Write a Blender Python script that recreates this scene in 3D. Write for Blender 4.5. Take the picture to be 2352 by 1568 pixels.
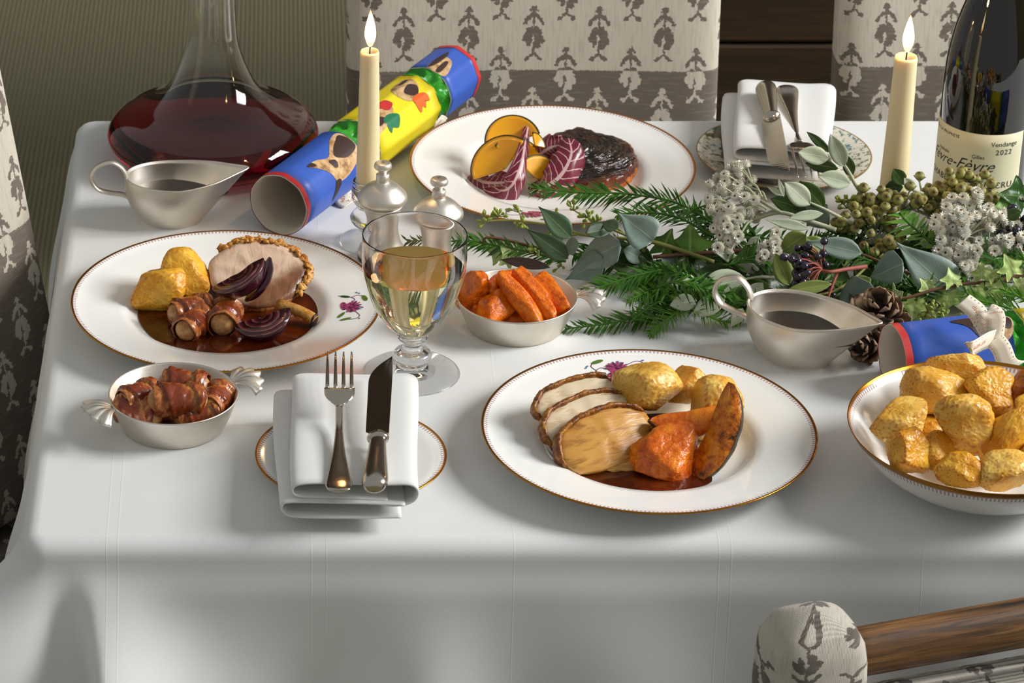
import bpy, math, random
from math import sin, cos, pi, sqrt, atan2, exp
from mathutils import Vector, Matrix, noise

for o in list(bpy.data.objects):
    bpy.data.objects.remove(o, do_unlink=True)
SC = bpy.context.scene
COL = SC.collection
TZ = 0.75                                   # table top height

# ---------------------------------------------------------------- camera
F_PX, P_X, P_Y, PITCH, CAM_Z = 7451.6, 642.1, 784.0, 0.4858, 2.103
cam_d = bpy.data.cameras.new('camera')
cam_d.sensor_width = 36.0
cam_d.lens = F_PX / 2352 * 36.0
cam_d.shift_x = (1176 - P_X) / 2352
cam_d.clip_start = 0.05
cam_d.dof.use_dof = True
cam_d.dof.focus_distance = 2.78
cam_d.dof.aperture_fstop = 20.0
cam = bpy.data.objects.new('camera', cam_d)
cam.location = (0, 0, CAM_Z)
cam.rotation_euler = (pi / 2 - PITCH, 0, 0)
COL.objects.link(cam)
SC.camera = cam

# ---------------------------------------------------------------- world, window light, exposure
W = bpy.data.worlds.new('world')
SC.world = W
W.use_nodes = True
bg = W.node_tree.nodes['Background']
bg.inputs[0].default_value = (0.765, 0.785, 0.775, 1)
bg.inputs[1].default_value = 0.41

def area(name, loc, target, sx, sy, power, col):
    d = bpy.data.lights.new(name, 'AREA')
    d.shape = 'RECTANGLE'; d.size = sx; d.size_y = sy; d.energy = power; d.color = col
    o = bpy.data.objects.new(name, d)
    o.location = loc
    o.rotation_euler = (Vector(target) - Vector(loc)).to_track_quat('-Z', 'Y').to_euler()
    COL.objects.link(o)
    return o
# daylight entering by the tall window in the right-hand wall
area('window_daylight', (4.13, 2.50, 3.35), (-2.0, 2.50, 3.35), 1.90, 1.90, 385, (0.985, 0.995, 1.0))

SC.view_settings.view_transform = 'Standard'
SC.view_settings.look = 'None'
SC.view_settings.exposure = -0.04
SC.view_settings.gamma = 1.0
SC.view_settings.use_curve_mapping = False

# light bounces (keeps glass clear and the render quick)
SC.cycles.max_bounces = 12; SC.cycles.diffuse_bounces = 3; SC.cycles.glossy_bounces = 4
SC.cycles.transmission_bounces = 12; SC.cycles.transparent_max_bounces = 6; SC.cycles.volume_bounces = 0
SC.cycles.use_adaptive_sampling = True; SC.cycles.adaptive_threshold = 0.05
SC.cycles.blur_glossy = 0.3

# ---------------------------------------------------------------- helpers
_c, _s = cos(PITCH), sin(PITCH)
def at(u, v, z=0.0):
    """point at height z above the table top seen at picture position (u, v)"""
    x = (u - P_X) / F_PX; y = (v - P_Y) / F_PX
    d = Vector((x, _c - y * _s, -_s - y * _c))
    t = (TZ + z - CAM_Z) / d.z
    return Vector((d.x * t, d.y * t, TZ + z))
def sgnpow(a, p):
    return math.copysign(abs(a) ** p, a)
def lin(h):
    h = h.lstrip('#')
    o = []
    for i in (0, 2, 4):
        c = int(h[i:i + 2], 16) / 255
        o.append(c / 12.92 if c <= 0.04045 else ((c + 0.055) / 1.055) ** 2.4)
    return (o[0], o[1], o[2], 1.0)
def lerp(a, b, t): return a + (b - a) * t
def smooth(a, b, x):
    t = min(1, max(0, (x - a) / (b - a))); return t * t * (3 - 2 * t)

def link(name, me, parent=None, loc=None, rot=None):
    o = bpy.data.objects.new(name, me)
    COL.objects.link(o)
    if parent is not None: o.parent = parent
    if loc is not None: o.location = loc
    if rot is not None: o.rotation_euler = rot
    return o
def mesh(name, V, Fc, mat, sm=True, uv=None, mi=None):
    me = bpy.data.meshes.new(name)
    me.from_pydata([tuple(v) for v in V], [], Fc)
    for m in (mat if isinstance(mat, (list, tuple)) else [mat]): me.materials.append(m)
    if mi: me.polygons.foreach_set('material_index', mi)
    if sm: me.polygons.foreach_set('use_smooth', [True] * len(me.polygons))
    if uv is not None:
        L = me.uv_layers.new(name='UVMap')
        for p in me.polygons:
            for li in p.loop_indices:
                L.data[li].uv = uv[me.loops[li].vertex_index]
    me.validate()
    return me
def part(name, VF, mat, parent, sm=True, loc=None, rot=None, label=None, uv=None, mi=None):
    o = link(name, mesh(name, VF[0], VF[1], mat, sm, uv, mi), parent, loc, rot)
    if label: o['label'] = label
    return o
def tag(o, label, cat, group=None, kind=None):
    if label: o['label'] = label
    if cat: o['category'] = cat
    if group: o['group'] = group
    if kind: o['kind'] = kind
    return o
def thing(name, label, cat, loc=(0, 0, 0), rot=(0, 0, 0), group=None):
    o = bpy.data.objects.new(name, None)
    COL.objects.link(o)
    o.empty_display_size = 0.02
    o.location = loc; o.rotation_euler = rot
    return tag(o, label, cat, group)
def solo(name, VF, mat, label, cat, loc=(0, 0, 0), rot=(0, 0, 0), group=None, sm=True, uv=None, mi=None):
    return tag(part(name, VF, mat, None, sm, loc, rot, None, uv, mi), label, cat, group)
def subsurf(o, n=1):
    m = o.modifiers.new('sub', 'SUBSURF'); m.levels = n; m.render_levels = n
def solidify(o, t, off=0):
    m = o.modifiers.new('sol', 'SOLIDIFY'); m.thickness = t; m.offset = off

# geometry ---------------------------------------------------------
def join(*VFs):
    V = []; Fc = []
    for v, f in VFs:
        n = len(V); V += list(v); Fc += [tuple(i + n for i in q) for q in f]
    return V, Fc
def xf(VF, M):
    return [M @ Vector(v) for v in VF[0]], VF[1]
def grid_faces(nu, nv, cu=False, cv=False):
    Fc = []
    for i in range(nu if cu else nu - 1):
        for j in range(nv if cv else nv - 1):
            a = i * nv + j; b = ((i + 1) % nu) * nv + j
            c = ((i + 1) % nu) * nv + (j + 1) % nv; d = i * nv + (j + 1) % nv
            Fc.append((a, b, c, d))
    return Fc
def lathe(prof, seg=64):
    """prof: list of (r, z); r==0 ends become poles"""
    V = []; Fc = []; rows = []
    for r, z in prof:
        if r < 1e-7:
            rows.append([len(V)]); V.append((0, 0, z))
        else:
            rows.append(list(range(len(V), len(V) + seg)))
            V += [(r * cos(2 * pi * k / seg), r * sin(2 * pi * k / seg), z) for k in range(seg)]
    for a, b in zip(rows, rows[1:]):
        for k in range(seg):
            k2 = (k + 1) % seg
            if len(a) == 1 and len(b) == 1: continue
            if len(a) == 1: Fc.append((a[0], b[k2], b[k]))
            elif len(b) == 1: Fc.append((a[k], a[k2], b[0]))
            else: Fc.append((a[k], a[k2], b[k2], b[k]))
    return V, [tuple(reversed(f)) for f in Fc] if prof[0][1] > prof[-1][1] else Fc
def catmull(P, n=8, closed=False):
    P = [Vector(p) for p in P]; out = []
    m = len(P)
    for i in range(m if closed else m - 1):
        if closed: a, b, c, d = P[i - 1], P[i], P[(i + 1) % m], P[(i + 2) % m]
        else: a, b, c, d = P[max(i - 1, 0)], P[i], P[i + 1], P[min(i + 2, m - 1)]
        for k in range(n):
            t = k / n
            out.append(0.5 * ((2 * b) + (c - a) * t + (2 * a - 5 * b + 4 * c - d) * t * t + (3 * b - a - 3 * c + d) * t ** 3))
    if not closed: out.append(P[-1])
    return out
def prof_smooth(pr, n=5):
    return [(max(0, p.x), p.y) for p in catmull([(a, b, 0) for a, b in pr], n)]
def tube(path, rad, seg=8, cap=True, flat=None, up=Vector((0, 0, 1))):
    """rad: number or list; flat=(a,b) scales the two cross axes"""
    path = [Vector(p) for p in path]; n = len(path)
    if not isinstance(rad, (list, tuple)): rad = [rad] * n
    V = []; x = None
    for i, p in enumerate(path):
        t = (path[min(i + 1, n - 1)] - path[max(i - 1, 0)])
        if t.length < 1e-9: t = Vector((0, 0, 1))
        t.normalize()
        if x is None:
            x = t.cross(up)
            if x.length < 1e-3: x = t.cross(Vector((1, 0, 0)))
        x = (x - t * x.dot(t)); x.normalize()
        y = t.cross(x)
        fa, fb = flat or (1, 1)
        for k in range(seg):
            a = 2 * pi * k / seg
            V.append(p + x * (cos(a) * rad[i] * fa) + y * (sin(a) * rad[i] * fb))
    Fc = grid_faces(n, seg, False, True)
    if cap:
        Fc.append(tuple(range(seg))); Fc.append(tuple(reversed(range((n - 1) * seg, n * seg))))
    return V, [tuple(reversed(f)) for f in Fc]
def box(x0, x1, y0, y1, z0, z1):
    V = [(x0, y0, z0), (x1, y0, z0), (x1, y1, z0), (x0, y1, z0), (x0, y0, z1), (x1, y0, z1), (x1, y1, z1), (x0, y1, z1)]
    return V, [(0, 3, 2, 1), (4, 5, 6, 7), (0, 1, 5, 4), (1, 2, 6, 5), (2, 3, 7, 6), (3, 0, 4, 7)]
def rbox(sx, sy, sz, r=0.005, n=3):
    """rounded box centred on the origin"""
    V = []; N = 4 * (n + 1)
    hx, hy, hz = sx / 2, sy / 2, sz / 2
    rows = []
    for j in range(n + 1):
        a = -pi / 2 + pi / 2 * j / n; rows.append((cos(a), -hz + r + r * sin(a)))
    for j in range(n + 1):
        a = pi / 2 * j / n; rows.append((cos(a), hz - r + r * sin(a)))
    for c, z in rows:
        for q, (qx, qy) in enumerate(((1, 1), (-1, 1), (-1, -1), (1, -1))):
            for k in range(n + 1):
                a = pi / 2 * (q + k / n)
                V.append((qx * (hx - r) + r * c * cos(a), qy * (hy - r) + r * c * sin(a), z))
    Fc = grid_faces(len(rows), N, False, True)
    Fc = [tuple(reversed(f)) for f in Fc]
    Fc.append(tuple(reversed(range(N)))); Fc.append(tuple(range((len(rows) - 1) * N, len(rows) * N)))
    return V, Fc
_ico = {}
def ico(n):
    if n in _ico: return _ico[n]
    t = (1 + sqrt(5)) / 2
    V = [Vector(p).normalized() for p in [(-1, t, 0), (1, t, 0), (-1, -t, 0), (1, -t, 0), (0, -1, t), (0, 1, t), (0, -1, -t), (0, 1, -t), (t, 0, -1), (t, 0, 1), (-t, 0, -1), (-t, 0, 1)]]
    Fc = [(0, 11, 5), (0, 5, 1), (0, 1, 7), (0, 7, 10), (0, 10, 11), (1, 5, 9), (5, 11, 4), (11, 10, 2), (10, 7, 6), (7, 1, 8), (3, 9, 4), (3, 4, 2), (3, 2, 6), (3, 6, 8), (3, 8, 9), (4, 9, 5), (2, 4, 11), (6, 2, 10), (8, 6, 7), (9, 8, 1)]
    for _ in range(n):
        cache = {}; F2 = []
        def mid(a, b):
            k = (min(a, b), max(a, b))
            if k not in cache: cache[k] = len(V); V.append(((V[a] + V[b]) / 2).normalized())
            return cache[k]
        for a, b, c in Fc:
            ab, bc, ca = mid(a, b), mid(b, c), mid(c, a)
            F2 += [(a, ab, ca), (b, bc, ab), (c, ca, bc), (ab, bc, ca)]
        Fc = F2
    _ico[n] = (V, Fc)
    return _ico[n]
def chunk(dim, seed=0, k=9, planes=None, nrand=5, n=4, amp=0.04, freq=2.2, fine=0.012, cut=(0.72, 1.0), boxy=False):
    """a softly faceted lump filling about dim=(x,y,z)"""
    rnd = random.Random(seed)
    pl = [((1, 0, 0), 1), ((-1, 0, 0), 1), ((0, 1, 0), 1), ((0, -1, 0), 1), ((0, 0, 1), 1), ((0, 0, -1), 1)]
    if not boxy: pl = []
    for _ in range(nrand):
        v = Vector((rnd.gauss(0, 1), rnd.gauss(0, 1), rnd.gauss(0, 1))).normalized()
        pl.append((v, rnd.uniform(*cut)))
    for p in planes or []: pl.append((Vector(p[:3]).normalized(), p[3]))
    pl = [(Vector(a), d) for a, d in pl]
    off = Vector((rnd.uniform(-50, 50), rnd.uniform(-50, 50), rnd.uniform(-50, 50)))
    V0, Fc = ico(n); V = []
    for v in V0:
        s = 0 if boxy else 1.0
        for a, d in pl:
            q = v.dot(a)
            if q > 0: s += (q / d) ** k
        r = s ** (-1 / k)
        r *= 1 + amp * noise.noise(v * freq + off) + fine * noise.noise(v * 9 + off) + fine * 0.6 * noise.noise(v * 21 + off)
        V.append((v.x * r * dim[0] / 2, v.y * r * dim[1] / 2, v.z * r * dim[2] / 2))
    return V, Fc
def sheet(fn, nu, nv):
    return [fn(i / (nu - 1), j / (nv - 1)) for i in range(nu) for j in range(nv)], grid_faces(nu, nv)
def thicken(VF, nu, nv, t):
    """closed slab from an nu x nv sheet; t: thickness (number)"""
    V = [Vector(v) for v in VF[0]]; N = [Vector() for _ in V]
    for f in VF[1]:
        nn = (V[f[1]] - V[f[0]]).cross(V[f[3]] - V[f[0]])
        for i in f: N[i] += nn
    N = [q.normalized() if q.length > 0 else Vector((0, 0, 1)) for q in N]
    m = len(V)
    V2 = [v + q * t / 2 for v, q in zip(V, N)] + [v - q * t / 2 for v, q in zip(V, N)]
    Fc = list(VF[1]) + [tuple(i + m for i in reversed(f)) for f in VF[1]]
    ring = [i * nv for i in range(nu)] + [(nu - 1) * nv + j for j in range(1, nv)] + [i * nv + nv - 1 for i in range(nu - 2, -1, -1)] + [j for j in range(nv - 2, 0, -1)]
    for a, b in zip(ring, ring[1:] + ring[:1]): Fc.append((a, a + m, b + m, b))
    return V2, Fc
def frame_between(p0, p1, nrm):
    """matrix with x along p0->p1, z near nrm, origin p0"""
    x = (p1 - p0).normalized(); y = nrm.cross(x).normalized(); z = x.cross(y)
    M = Matrix((x, y, z)).transposed().to_4x4(); M.translation = p0
    return M
def R(x=0, y=0, z=0):
    return Matrix.Rotation(z, 4, 'Z') @ Matrix.Rotation(y, 4, 'Y') @ Matrix.Rotation(x, 4, 'X')
D2R = pi / 180

# materials --------------------------------------------------------
class Mt:
    def __init__(s, name, **kw):
        s.m = bpy.data.materials.new(name); s.m.use_nodes = True
        s.t = s.m.node_tree; s.b = s.t.nodes['Principled BSDF']
        for k, v in kw.items(): s.set(k, v)
    def nd(s, typ, **props):
        n = s.t.nodes.new(typ)
        for k, v in props.items(): setattr(n, k, v)
        return n
    def put(s, sock, v):
        if isinstance(v, bpy.types.NodeSocket): s.t.links.new(v, sock)
        elif v is not None: sock.default_value = v
    def set(s, k, v):
        k = {'col': 'Base Color', 'rough': 'Roughness', 'metal': 'Metallic', 'trans': 'Transmission Weight', 'ior': 'IOR', 'sss': 'Subsurface Weight', 'sssr': 'Subsurface Radius', 'ssss': 'Subsurface Scale', 'coat': 'Coat Weight', 'coatr': 'Coat Roughness', 'sheen': 'Sheen Weight', 'spec': 'Specular IOR Level', 'em': 'Emission Color', 'ems': 'Emission Strength', 'nor': 'Normal'}.get(k, k)
        s.put(s.b.inputs[k], v); return s
    def coord(s, w='Object'):
        return s.nd('ShaderNodeTexCoord').outputs[w]
    def mp(s, vec, scale=(1, 1, 1), loc=(0, 0, 0), rot=(0, 0, 0)):
        n = s.nd('ShaderNodeMapping'); s.put(n.inputs[0], vec)
        n.inputs[1].default_value = loc; n.inputs[2].default_value = rot; n.inputs[3].default_value = scale
        return n.outputs[0]
    def noise(s, scale, detail=4, rough=0.55, vec=None, dist=0.0):
        n = s.nd('ShaderNodeTexNoise')
        s.put(n.inputs['Vector'], vec if vec is not None else s.coord())
        n.inputs['Scale'].default_value = scale; n.inputs['Detail'].default_value = detail
        n.inputs['Roughness'].default_value = rough; n.inputs['Distortion'].default_value = dist
        return n.outputs[0]
    def noisec(s, scale, vec=None):
        n = s.nd('ShaderNodeTexNoise'); s.put(n.inputs['Vector'], vec if vec is not None else s.coord())
        n.inputs['Scale'].default_value = scale; n.inputs['Detail'].default_value = 2
        return n.outputs[1]
    def wave(s, scale, dist=0.0, detail=2, vec=None, dir='X', typ='BANDS', dscale=1.0):
        n = s.nd('ShaderNodeTexWave', wave_type=typ)
        if typ == 'BANDS': n.bands_direction = dir
        s.put(n.inputs['Vector'], vec if vec is not None else s.coord())
        n.inputs['Scale'].default_value = scale; n.inputs['Distortion'].default_value = dist
        n.inputs['Detail'].default_value = detail; n.inputs['Detail Scale'].default_value = dscale
        return n.outputs[1]
    def voro(s, scale, vec=None, feat='F1'):
        n = s.nd('ShaderNodeTexVoronoi', feature=feat); s.put(n.inputs['Vector'], vec if vec is not None else s.coord())
        n.inputs['Scale'].default_value = scale
        return n.outputs[0]
    def ma(s, op, a, b=None, clamp=False):
        n = s.nd('ShaderNodeMath', operation=op, use_clamp=clamp)
        s.put(n.inputs[0], a)
        if b is not None: s.put(n.inputs[1], b)
        return n.outputs[0]
    def step(s, e0, e1, x):
        n = s.nd('ShaderNodeMapRange', interpolation_type='SMOOTHSTEP')
        s.put(n.inputs[0], x); n.inputs[1].default_value = e0; n.inputs[2].default_value = e1
        return n.outputs[0]
    def ramp(s, fac, stops):
        n = s.nd('ShaderNodeValToRGB'); s.put(n.inputs[0], fac)
        e = n.color_ramp.elements
        while len(e) < len(stops): e.new(0.5)
        for i, (p, c) in enumerate(stops):
            e[i].position = p; e[i].color = lin(c) if isinstance(c, str) else c
        return n.outputs[0]
    def mix(s, fac, a, b, mode='MIX'):
        n = s.nd('ShaderNodeMix', data_type='RGBA', blend_type=mode)
        s.put(n.inputs[0], fac)
        s.put(n.inputs[6], lin(a) if isinstance(a, str) else a); s.put(n.inputs[7], lin(b) if isinstance(b, str) else b)
        return n.outputs[2]
    def sep(s, vec):
        n = s.nd('ShaderNodeSeparateXYZ'); s.put(n.inputs[0], vec); return n.outputs
    def comb(s, x, y, z=0.0):
        n = s.nd('ShaderNodeCombineXYZ'); s.put(n.inputs[0], x); s.put(n.inputs[1], y); s.put(n.inputs[2], z); return n.outputs[0]
    def vadd(s, a, b, op='ADD'):
        n = s.nd('ShaderNodeVectorMath', operation=op); s.put(n.inputs[0], a); s.put(n.inputs[1], b); return n.outputs[0]
    def vscale(s, a, k):
        n = s.nd('ShaderNodeVectorMath', operation='SCALE'); s.put(n.inputs[0], a); n.inputs['Scale'].default_value = k; return n.outputs[0]
    def bump(s, h, strength=0.3, dist=0.001, nor=None):
        n = s.nd('ShaderNodeBump'); s.put(n.inputs['Height'], h)
        n.inputs['Strength'].default_value = strength; n.inputs['Distance'].default_value = dist
        if nor is not None: s.put(n.inputs['Normal'], nor)
        s.put(s.b.inputs['Normal'], n.outputs[0])
        return n.outputs[0]
    def vcol(s, name='Col'):
        return s.nd('ShaderNodeAttribute', attribute_name=name).outputs[0]
    def volume(s, col, dens):
        n = s.nd('ShaderNodeVolumeAbsorption'); n.inputs[0].default_value = col; n.inputs[1].default_value = dens
        s.t.links.new(n.outputs[0], s.t.nodes['Material Output'].inputs['Volume'])
        return s
def plain(name, col, rough=0.5, **kw):
    return Mt(name, col=lin(col), rough=rough, **kw).m
# ================================================================ materials of the setting
def motif_group():
    g = bpy.data.node_groups.new('woven_figure', 'ShaderNodeTree')
    g.interface.new_socket('X', in_out='INPUT', socket_type='NodeSocketFloat')
    g.interface.new_socket('Y', in_out='INPUT', socket_type='NodeSocketFloat')
    g.interface.new_socket('Mask', in_out='OUTPUT', socket_type='NodeSocketFloat')
    gi = g.nodes.new('NodeGroupInput'); go = g.nodes.new('NodeGroupOutput')
    def ma(op, a, b=None):
        n = g.nodes.new('ShaderNodeMath'); n.operation = op
        for i, v in enumerate((a, b)):
            if v is None: continue
            if isinstance(v, (int, float)): n.inputs[i].default_value = v
            else: g.links.new(v, n.inputs[i])
        return n.outputs[0]
    X, Y = gi.outputs[0], gi.outputs[1]
    AX = ma('ABSOLUTE', X)
    # (mirrored?, cx, cy, rx, ry, turn) in millimetres, figure upright and centred
    E = [(1, 0, 26.0, 3.3, 3.0, 0), (1, 0, 24.2, 4.6, 1.3, 0), (1, 0, 19.5, 2.3, 4.5, 0),
         (1, 4.0, 17.5, 5.2, 2.3, -38), (1, 8.6, 12.2, 4.4, 2.1, -62), (1, 0, 12.0, 1.2, 6.0, 0),
         (0, -5.0, 0.2, 4.4, 7.4, -22), (0, -7.6, -4.5, 3.6, 5.0, -30), (0, 4.4, -1.0, 4.8, 9.5, 14),
         (0, 7.6, -6.0, 3.4, 5.2, 25), (0, 3.4, -11.5, 4.2, 5.0, 10), (0, -4.6, -9.0, 2.6, 5.0, -12),
         (1, 0, -18.0, 1.3, 5.0, 0), (1, 3.0, -23.5, 4.2, 1.5, -35), (1, 6.6, -26.5, 3.3, 2.2, -15)]
    acc = None
    for mir, cx, cy, rx, ry, tn in E:
        a = tn * pi / 180
        dx = ma('SUBTRACT', AX if mir else X, cx / 1000); dy = ma('SUBTRACT', Y, cy / 1000)
        p = ma('ADD', ma('MULTIPLY', dx, cos(a) / rx * 1000), ma('MULTIPLY', dy, sin(a) / rx * 1000))
        q = ma('ADD', ma('MULTIPLY', dx, -sin(a) / ry * 1000), ma('MULTIPLY', dy, cos(a) / ry * 1000))
        d = ma('ADD', ma('MULTIPLY', p, p), ma('MULTIPLY', q, q))
        acc = d if acc is None else ma('MINIMUM', acc, d)
    g.links.new(ma('LESS_THAN', acc, 1.0), go.inputs[0])
    return g
MOTIF = motif_group()
def fabric(name, cream, brown, band=True):
    M = Mt(name, rough=0.95, sheen=0.2, spec=0.1)
    uv = M.coord('UV')
    wob = M.vscale(M.vadd(M.noisec(330, uv), (0.5, 0.5, 0.5), 'SUBTRACT'), 0.0065)
    u, v, _ = M.sep(M.vadd(uv, wob))
    cw, rh = 0.0685, 0.0854
    def lat(du, dv):
        g = M.nd('ShaderNodeGroup'); g.node_tree = MOTIF
        x = M.ma('MULTIPLY', M.ma('SUBTRACT', M.ma('FRACT', M.ma('ADD', M.ma('DIVIDE', u, cw), 100.5 + du)), 0.5), cw)
        y = M.ma('MULTIPLY', M.ma('SUBTRACT', M.ma('FRACT', M.ma('ADD', M.ma('DIVIDE', v, rh), 100.5 + dv)), 0.5), rh)
        M.put(g.inputs[0], x); M.put(g.inputs[1], y)
        return g.outputs[0]
    mask = M.ma('MAXIMUM', lat(0, 0), lat(0.5, 0.5))
    if band:
        u0, v0, _ = M.sep(M.vadd(uv, M.vscale(M.vadd(M.noisec(900, uv), (0.5, 0.5, 0.5), 'SUBTRACT'), 0.004)))
        below = M.ma('LESS_THAN', v0, -0.0385)
        mask = M.ma('ABSOLUTE', M.ma('SUBTRACT', mask, below))
    wv = M.wave(290, 0.8, 1, uv, 'X'); wh = M.wave(290, 0.8, 1, uv, 'Y')
    weave = M.ma('MULTIPLY', wv, wh)
    slub = M.noise(60, 3, 0.6, M.mp(uv, (7, 0.6, 1)))
    slub2 = M.noise(60, 3, 0.6, M.mp(uv, (0.6, 6, 1)))
    c = M.mix(mask, lin(cream), lin(brown))
    c = M.mix(M.ma('MULTIPLY', M.step(0.45, 0.75, slub), 0.30), c, '#8f7c63')
    c = M.mix(M.ma('MULTIPLY', M.step(0.5, 0.8, slub2), 0.25), c, '#efe6d4')
    c = M.mix(M.ma('MULTIPLY', M.ma('SUBTRACT', 1.0, weave), 0.30), c, M.mix(0.55, c, '#5a4a38'))
    c = M.mix(M.ma('MULTIPLY', weave, 0.45), c, M.mix(0.5, c, '#ffffff'))
    M.set('col', c)
    M.bump(weave, 0.8, 0.0009)
    return M.m
M_FAB = fabric('woven_fabric', '#f4ead6', '#786a5b')
M_FAB2 = fabric('woven_fabric_plain', '#d9d0bf', '#5b5044', False)

def m_carpet():
    M = Mt('ribbed_carpet', rough=1.0, sheen=0.3, spec=0.0)
    co = M.coord()
    rib = M.wave(42.0, 0.6, 2, co, 'X', dscale=3.0)
    n = M.noise(240, 3, 0.7, co); n2 = M.noise(2.0, 2, 0.5, co)
    c = M.mix(rib, '#7d7550', '#a9a078')
    c = M.mix(M.ma('MULTIPLY', n, 0.6), c, '#6a6244')
    c = M.mix(M.ma('MULTIPLY', n2, 0.25), c, '#9a916c')
    M.set('col', c)
    M.bump(M.ma('ADD', rib, M.ma('MULTIPLY', n, 0.5)), 0.8, 0.004)
    return M.m
def m_wood(name, a, b, c3, sx=1, rough=0.4, axis=0):
    M = Mt(name, rough=rough)
    sc = [22, 22, 22]; sc[axis] = 1.2
    g = M.noise(5 * sx, 6, 0.6, M.mp(M.coord(), tuple(sc)), 0.6)
    sc2 = [260, 260, 260]; sc2[axis] = 9
    f = M.noise(2 * sx, 3, 0.6, M.mp(M.coord(), tuple(sc2)))
    col = M.ramp(g, [(0.3, a), (0.52, b), (0.7, c3)])
    col = M.mix(M.step(0.5, 0.72, f), col, a)
    M.set('col', col)
    M.bump(f, 0.25, 0.0006)
    return M.m
M_DARKWOOD = m_wood('dark_stained_wood', '#2a1c0c', '#3a2812', '#4a341a', 1, 0.6)
M_RAIL = m_wood('weathered_oak', '#2b231c', '#6d4a2a', '#91693e', 1.3, 0.38)
M_LEG = plain('chair_leg_wood', '#3a2c1f', 0.45)
M_PLASTER = plain('cream_plaster', '#b9ad98', 0.9)
M_WPAINT = plain('white_paint', '#d9d5cb', 0.5)

def m_cloth():
    M = Mt('white_table_linen', rough=0.75, sheen=0.35, spec=0.2)
    co = M.coord()
    x, y, z = M.sep(co)
    weave = M.wave(330, 0.8, 1, co, 'DIAGONAL')
    n = M.noise(7, 2, 0.5, co)
    M.set('col', M.mix(n, '#e9e9e6', '#dededc'))
    h = M.ma('ADD', M.ma('MULTIPLY', weave, 0.06), M.ma('MULTIPLY', n, 0.5))
    xw = M.ma('ADD', x, M.ma('MULTIPLY', M.noise(3, 1, 0.5, co), 0.006))
    for x0 in (-0.139, -0.130, 0.024, 0.036, 0.187, 0.352, 0.362, 0.515):       # pressed creases
        d = M.ma('ABSOLUTE', M.ma('SUBTRACT', xw, x0 + 0.003))
        h = M.ma('ADD', h, M.ma('MULTIPLY', M.ma('SUBTRACT', 1.0, M.step(0.0, 0.0009, d)), 0.16))
    M.bump(h, 0.35, 0.0014)
    return M.m
M_CLOTH = m_cloth()

# ================================================================ room
def struct(name, VF, m, parent=None):
    o = part(name, VF, m, parent, sm=False)
    if parent is None: o['kind'] = 'structure'
    return o
struct('floor', box(-3.0, 4.2, 0.2, 6.6, -0.05, 0.0), m_carpet())
struct('wall_back', box(-3.0, 4.3, 6.6, 6.7, 0, 4.6), M_DARKWOOD)
WY0, WY1, WZ0, WZ1 = 1.50, 3.50, 2.35, 4.35
wr = struct('wall_right', join(box(4.2, 4.3, 0.2, WY0, 0, 4.6), box(4.2, 4.3, WY1, 6.6, 0, 4.6), box(4.2, 4.3, WY0, WY1, 0, WZ0), box(4.2, 4.3, WY0, WY1, WZ1, 4.6)), M_PLASTER)
w1 = struct('window_1', join(box(4.18, 4.22, WY0, WY0 + 0.06, WZ0, WZ1), box(4.18, 4.22, WY1 - 0.06, WY1, WZ0, WZ1), box(4.18, 4.22, WY0, WY1, WZ0, WZ0 + 0.06), box(4.18, 4.22, WY0, WY1, WZ1 - 0.06, WZ1)), M_WPAINT)
for k in range(1, 4):
    yy = lerp(WY0, WY1, k / 4)
    struct('glazing_bar', box(4.03, 4.06, yy - 0.016, yy + 0.016, WZ0 + 0.03, WZ1 - 0.03), M_WPAINT, w1)
for k in range(1, 4):
    zz = lerp(WZ0, WZ1, k / 4)
    struct('glazing_bar', box(4.00, 4.03, WY0 + 0.03, WY1 - 0.03, zz - 0.016, zz + 0.016), M_WPAINT, w1)

# dark sideboard behind the chairs
sb = thing('sideboard', 'dark brown wooden sideboard front seen between the two far chairs', 'sideboard', (1.25, 4.1, 0))
part('body', box(-0.9, 0.9, -0.24, 0.25, 0.08, 0.92), M_DARKWOOD, sb, False)
for k in range(6):
    z0 = 0.10 + k * 0.135
    part('plank', xf(rbox(1.78, 0.02, 0.131, 0.004, 2), Matrix.Translation((0, -0.25, z0 + 0.0675))), M_DARKWOOD, sb, False)
for k in range(4):
    part('foot', box(*[(-0.86, -0.80), (0.80, 0.86)][k % 2], *[(-0.2, -0.14), (0.14, 0.2)][k // 2], 0, 0.08), M_DARKWOOD, sb, False)

# ================================================================ table and cloth
TX0, TX1, TY0, TY1 = -0.209, 1.70, 2.213, 3.058
tb = thing('dining_table', 'wooden dining table hidden under the white cloth', 'table', ((TX0 + TX1) / 2, (TY0 + TY1) / 2, 0))
hx, hy = (TX1 - TX0) / 2 - 0.022, (TY1 - TY0) / 2 - 0.022
part('table_top', box(-hx, hx, -hy, hy, TZ - 0.035, TZ - 0.004), M_DARKWOOD, tb, False)
for sx in (-1, 1):
    for sy in (-1, 1):
        part('leg', box(sx * (hx - 0.11) - 0.03, sx * (hx - 0.11) + 0.03, sy * (hy - 0.2) - 0.03, sy * (hy - 0.2) + 0.03, 0, TZ - 0.035), M_DARKWOOD, tb, False)

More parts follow.
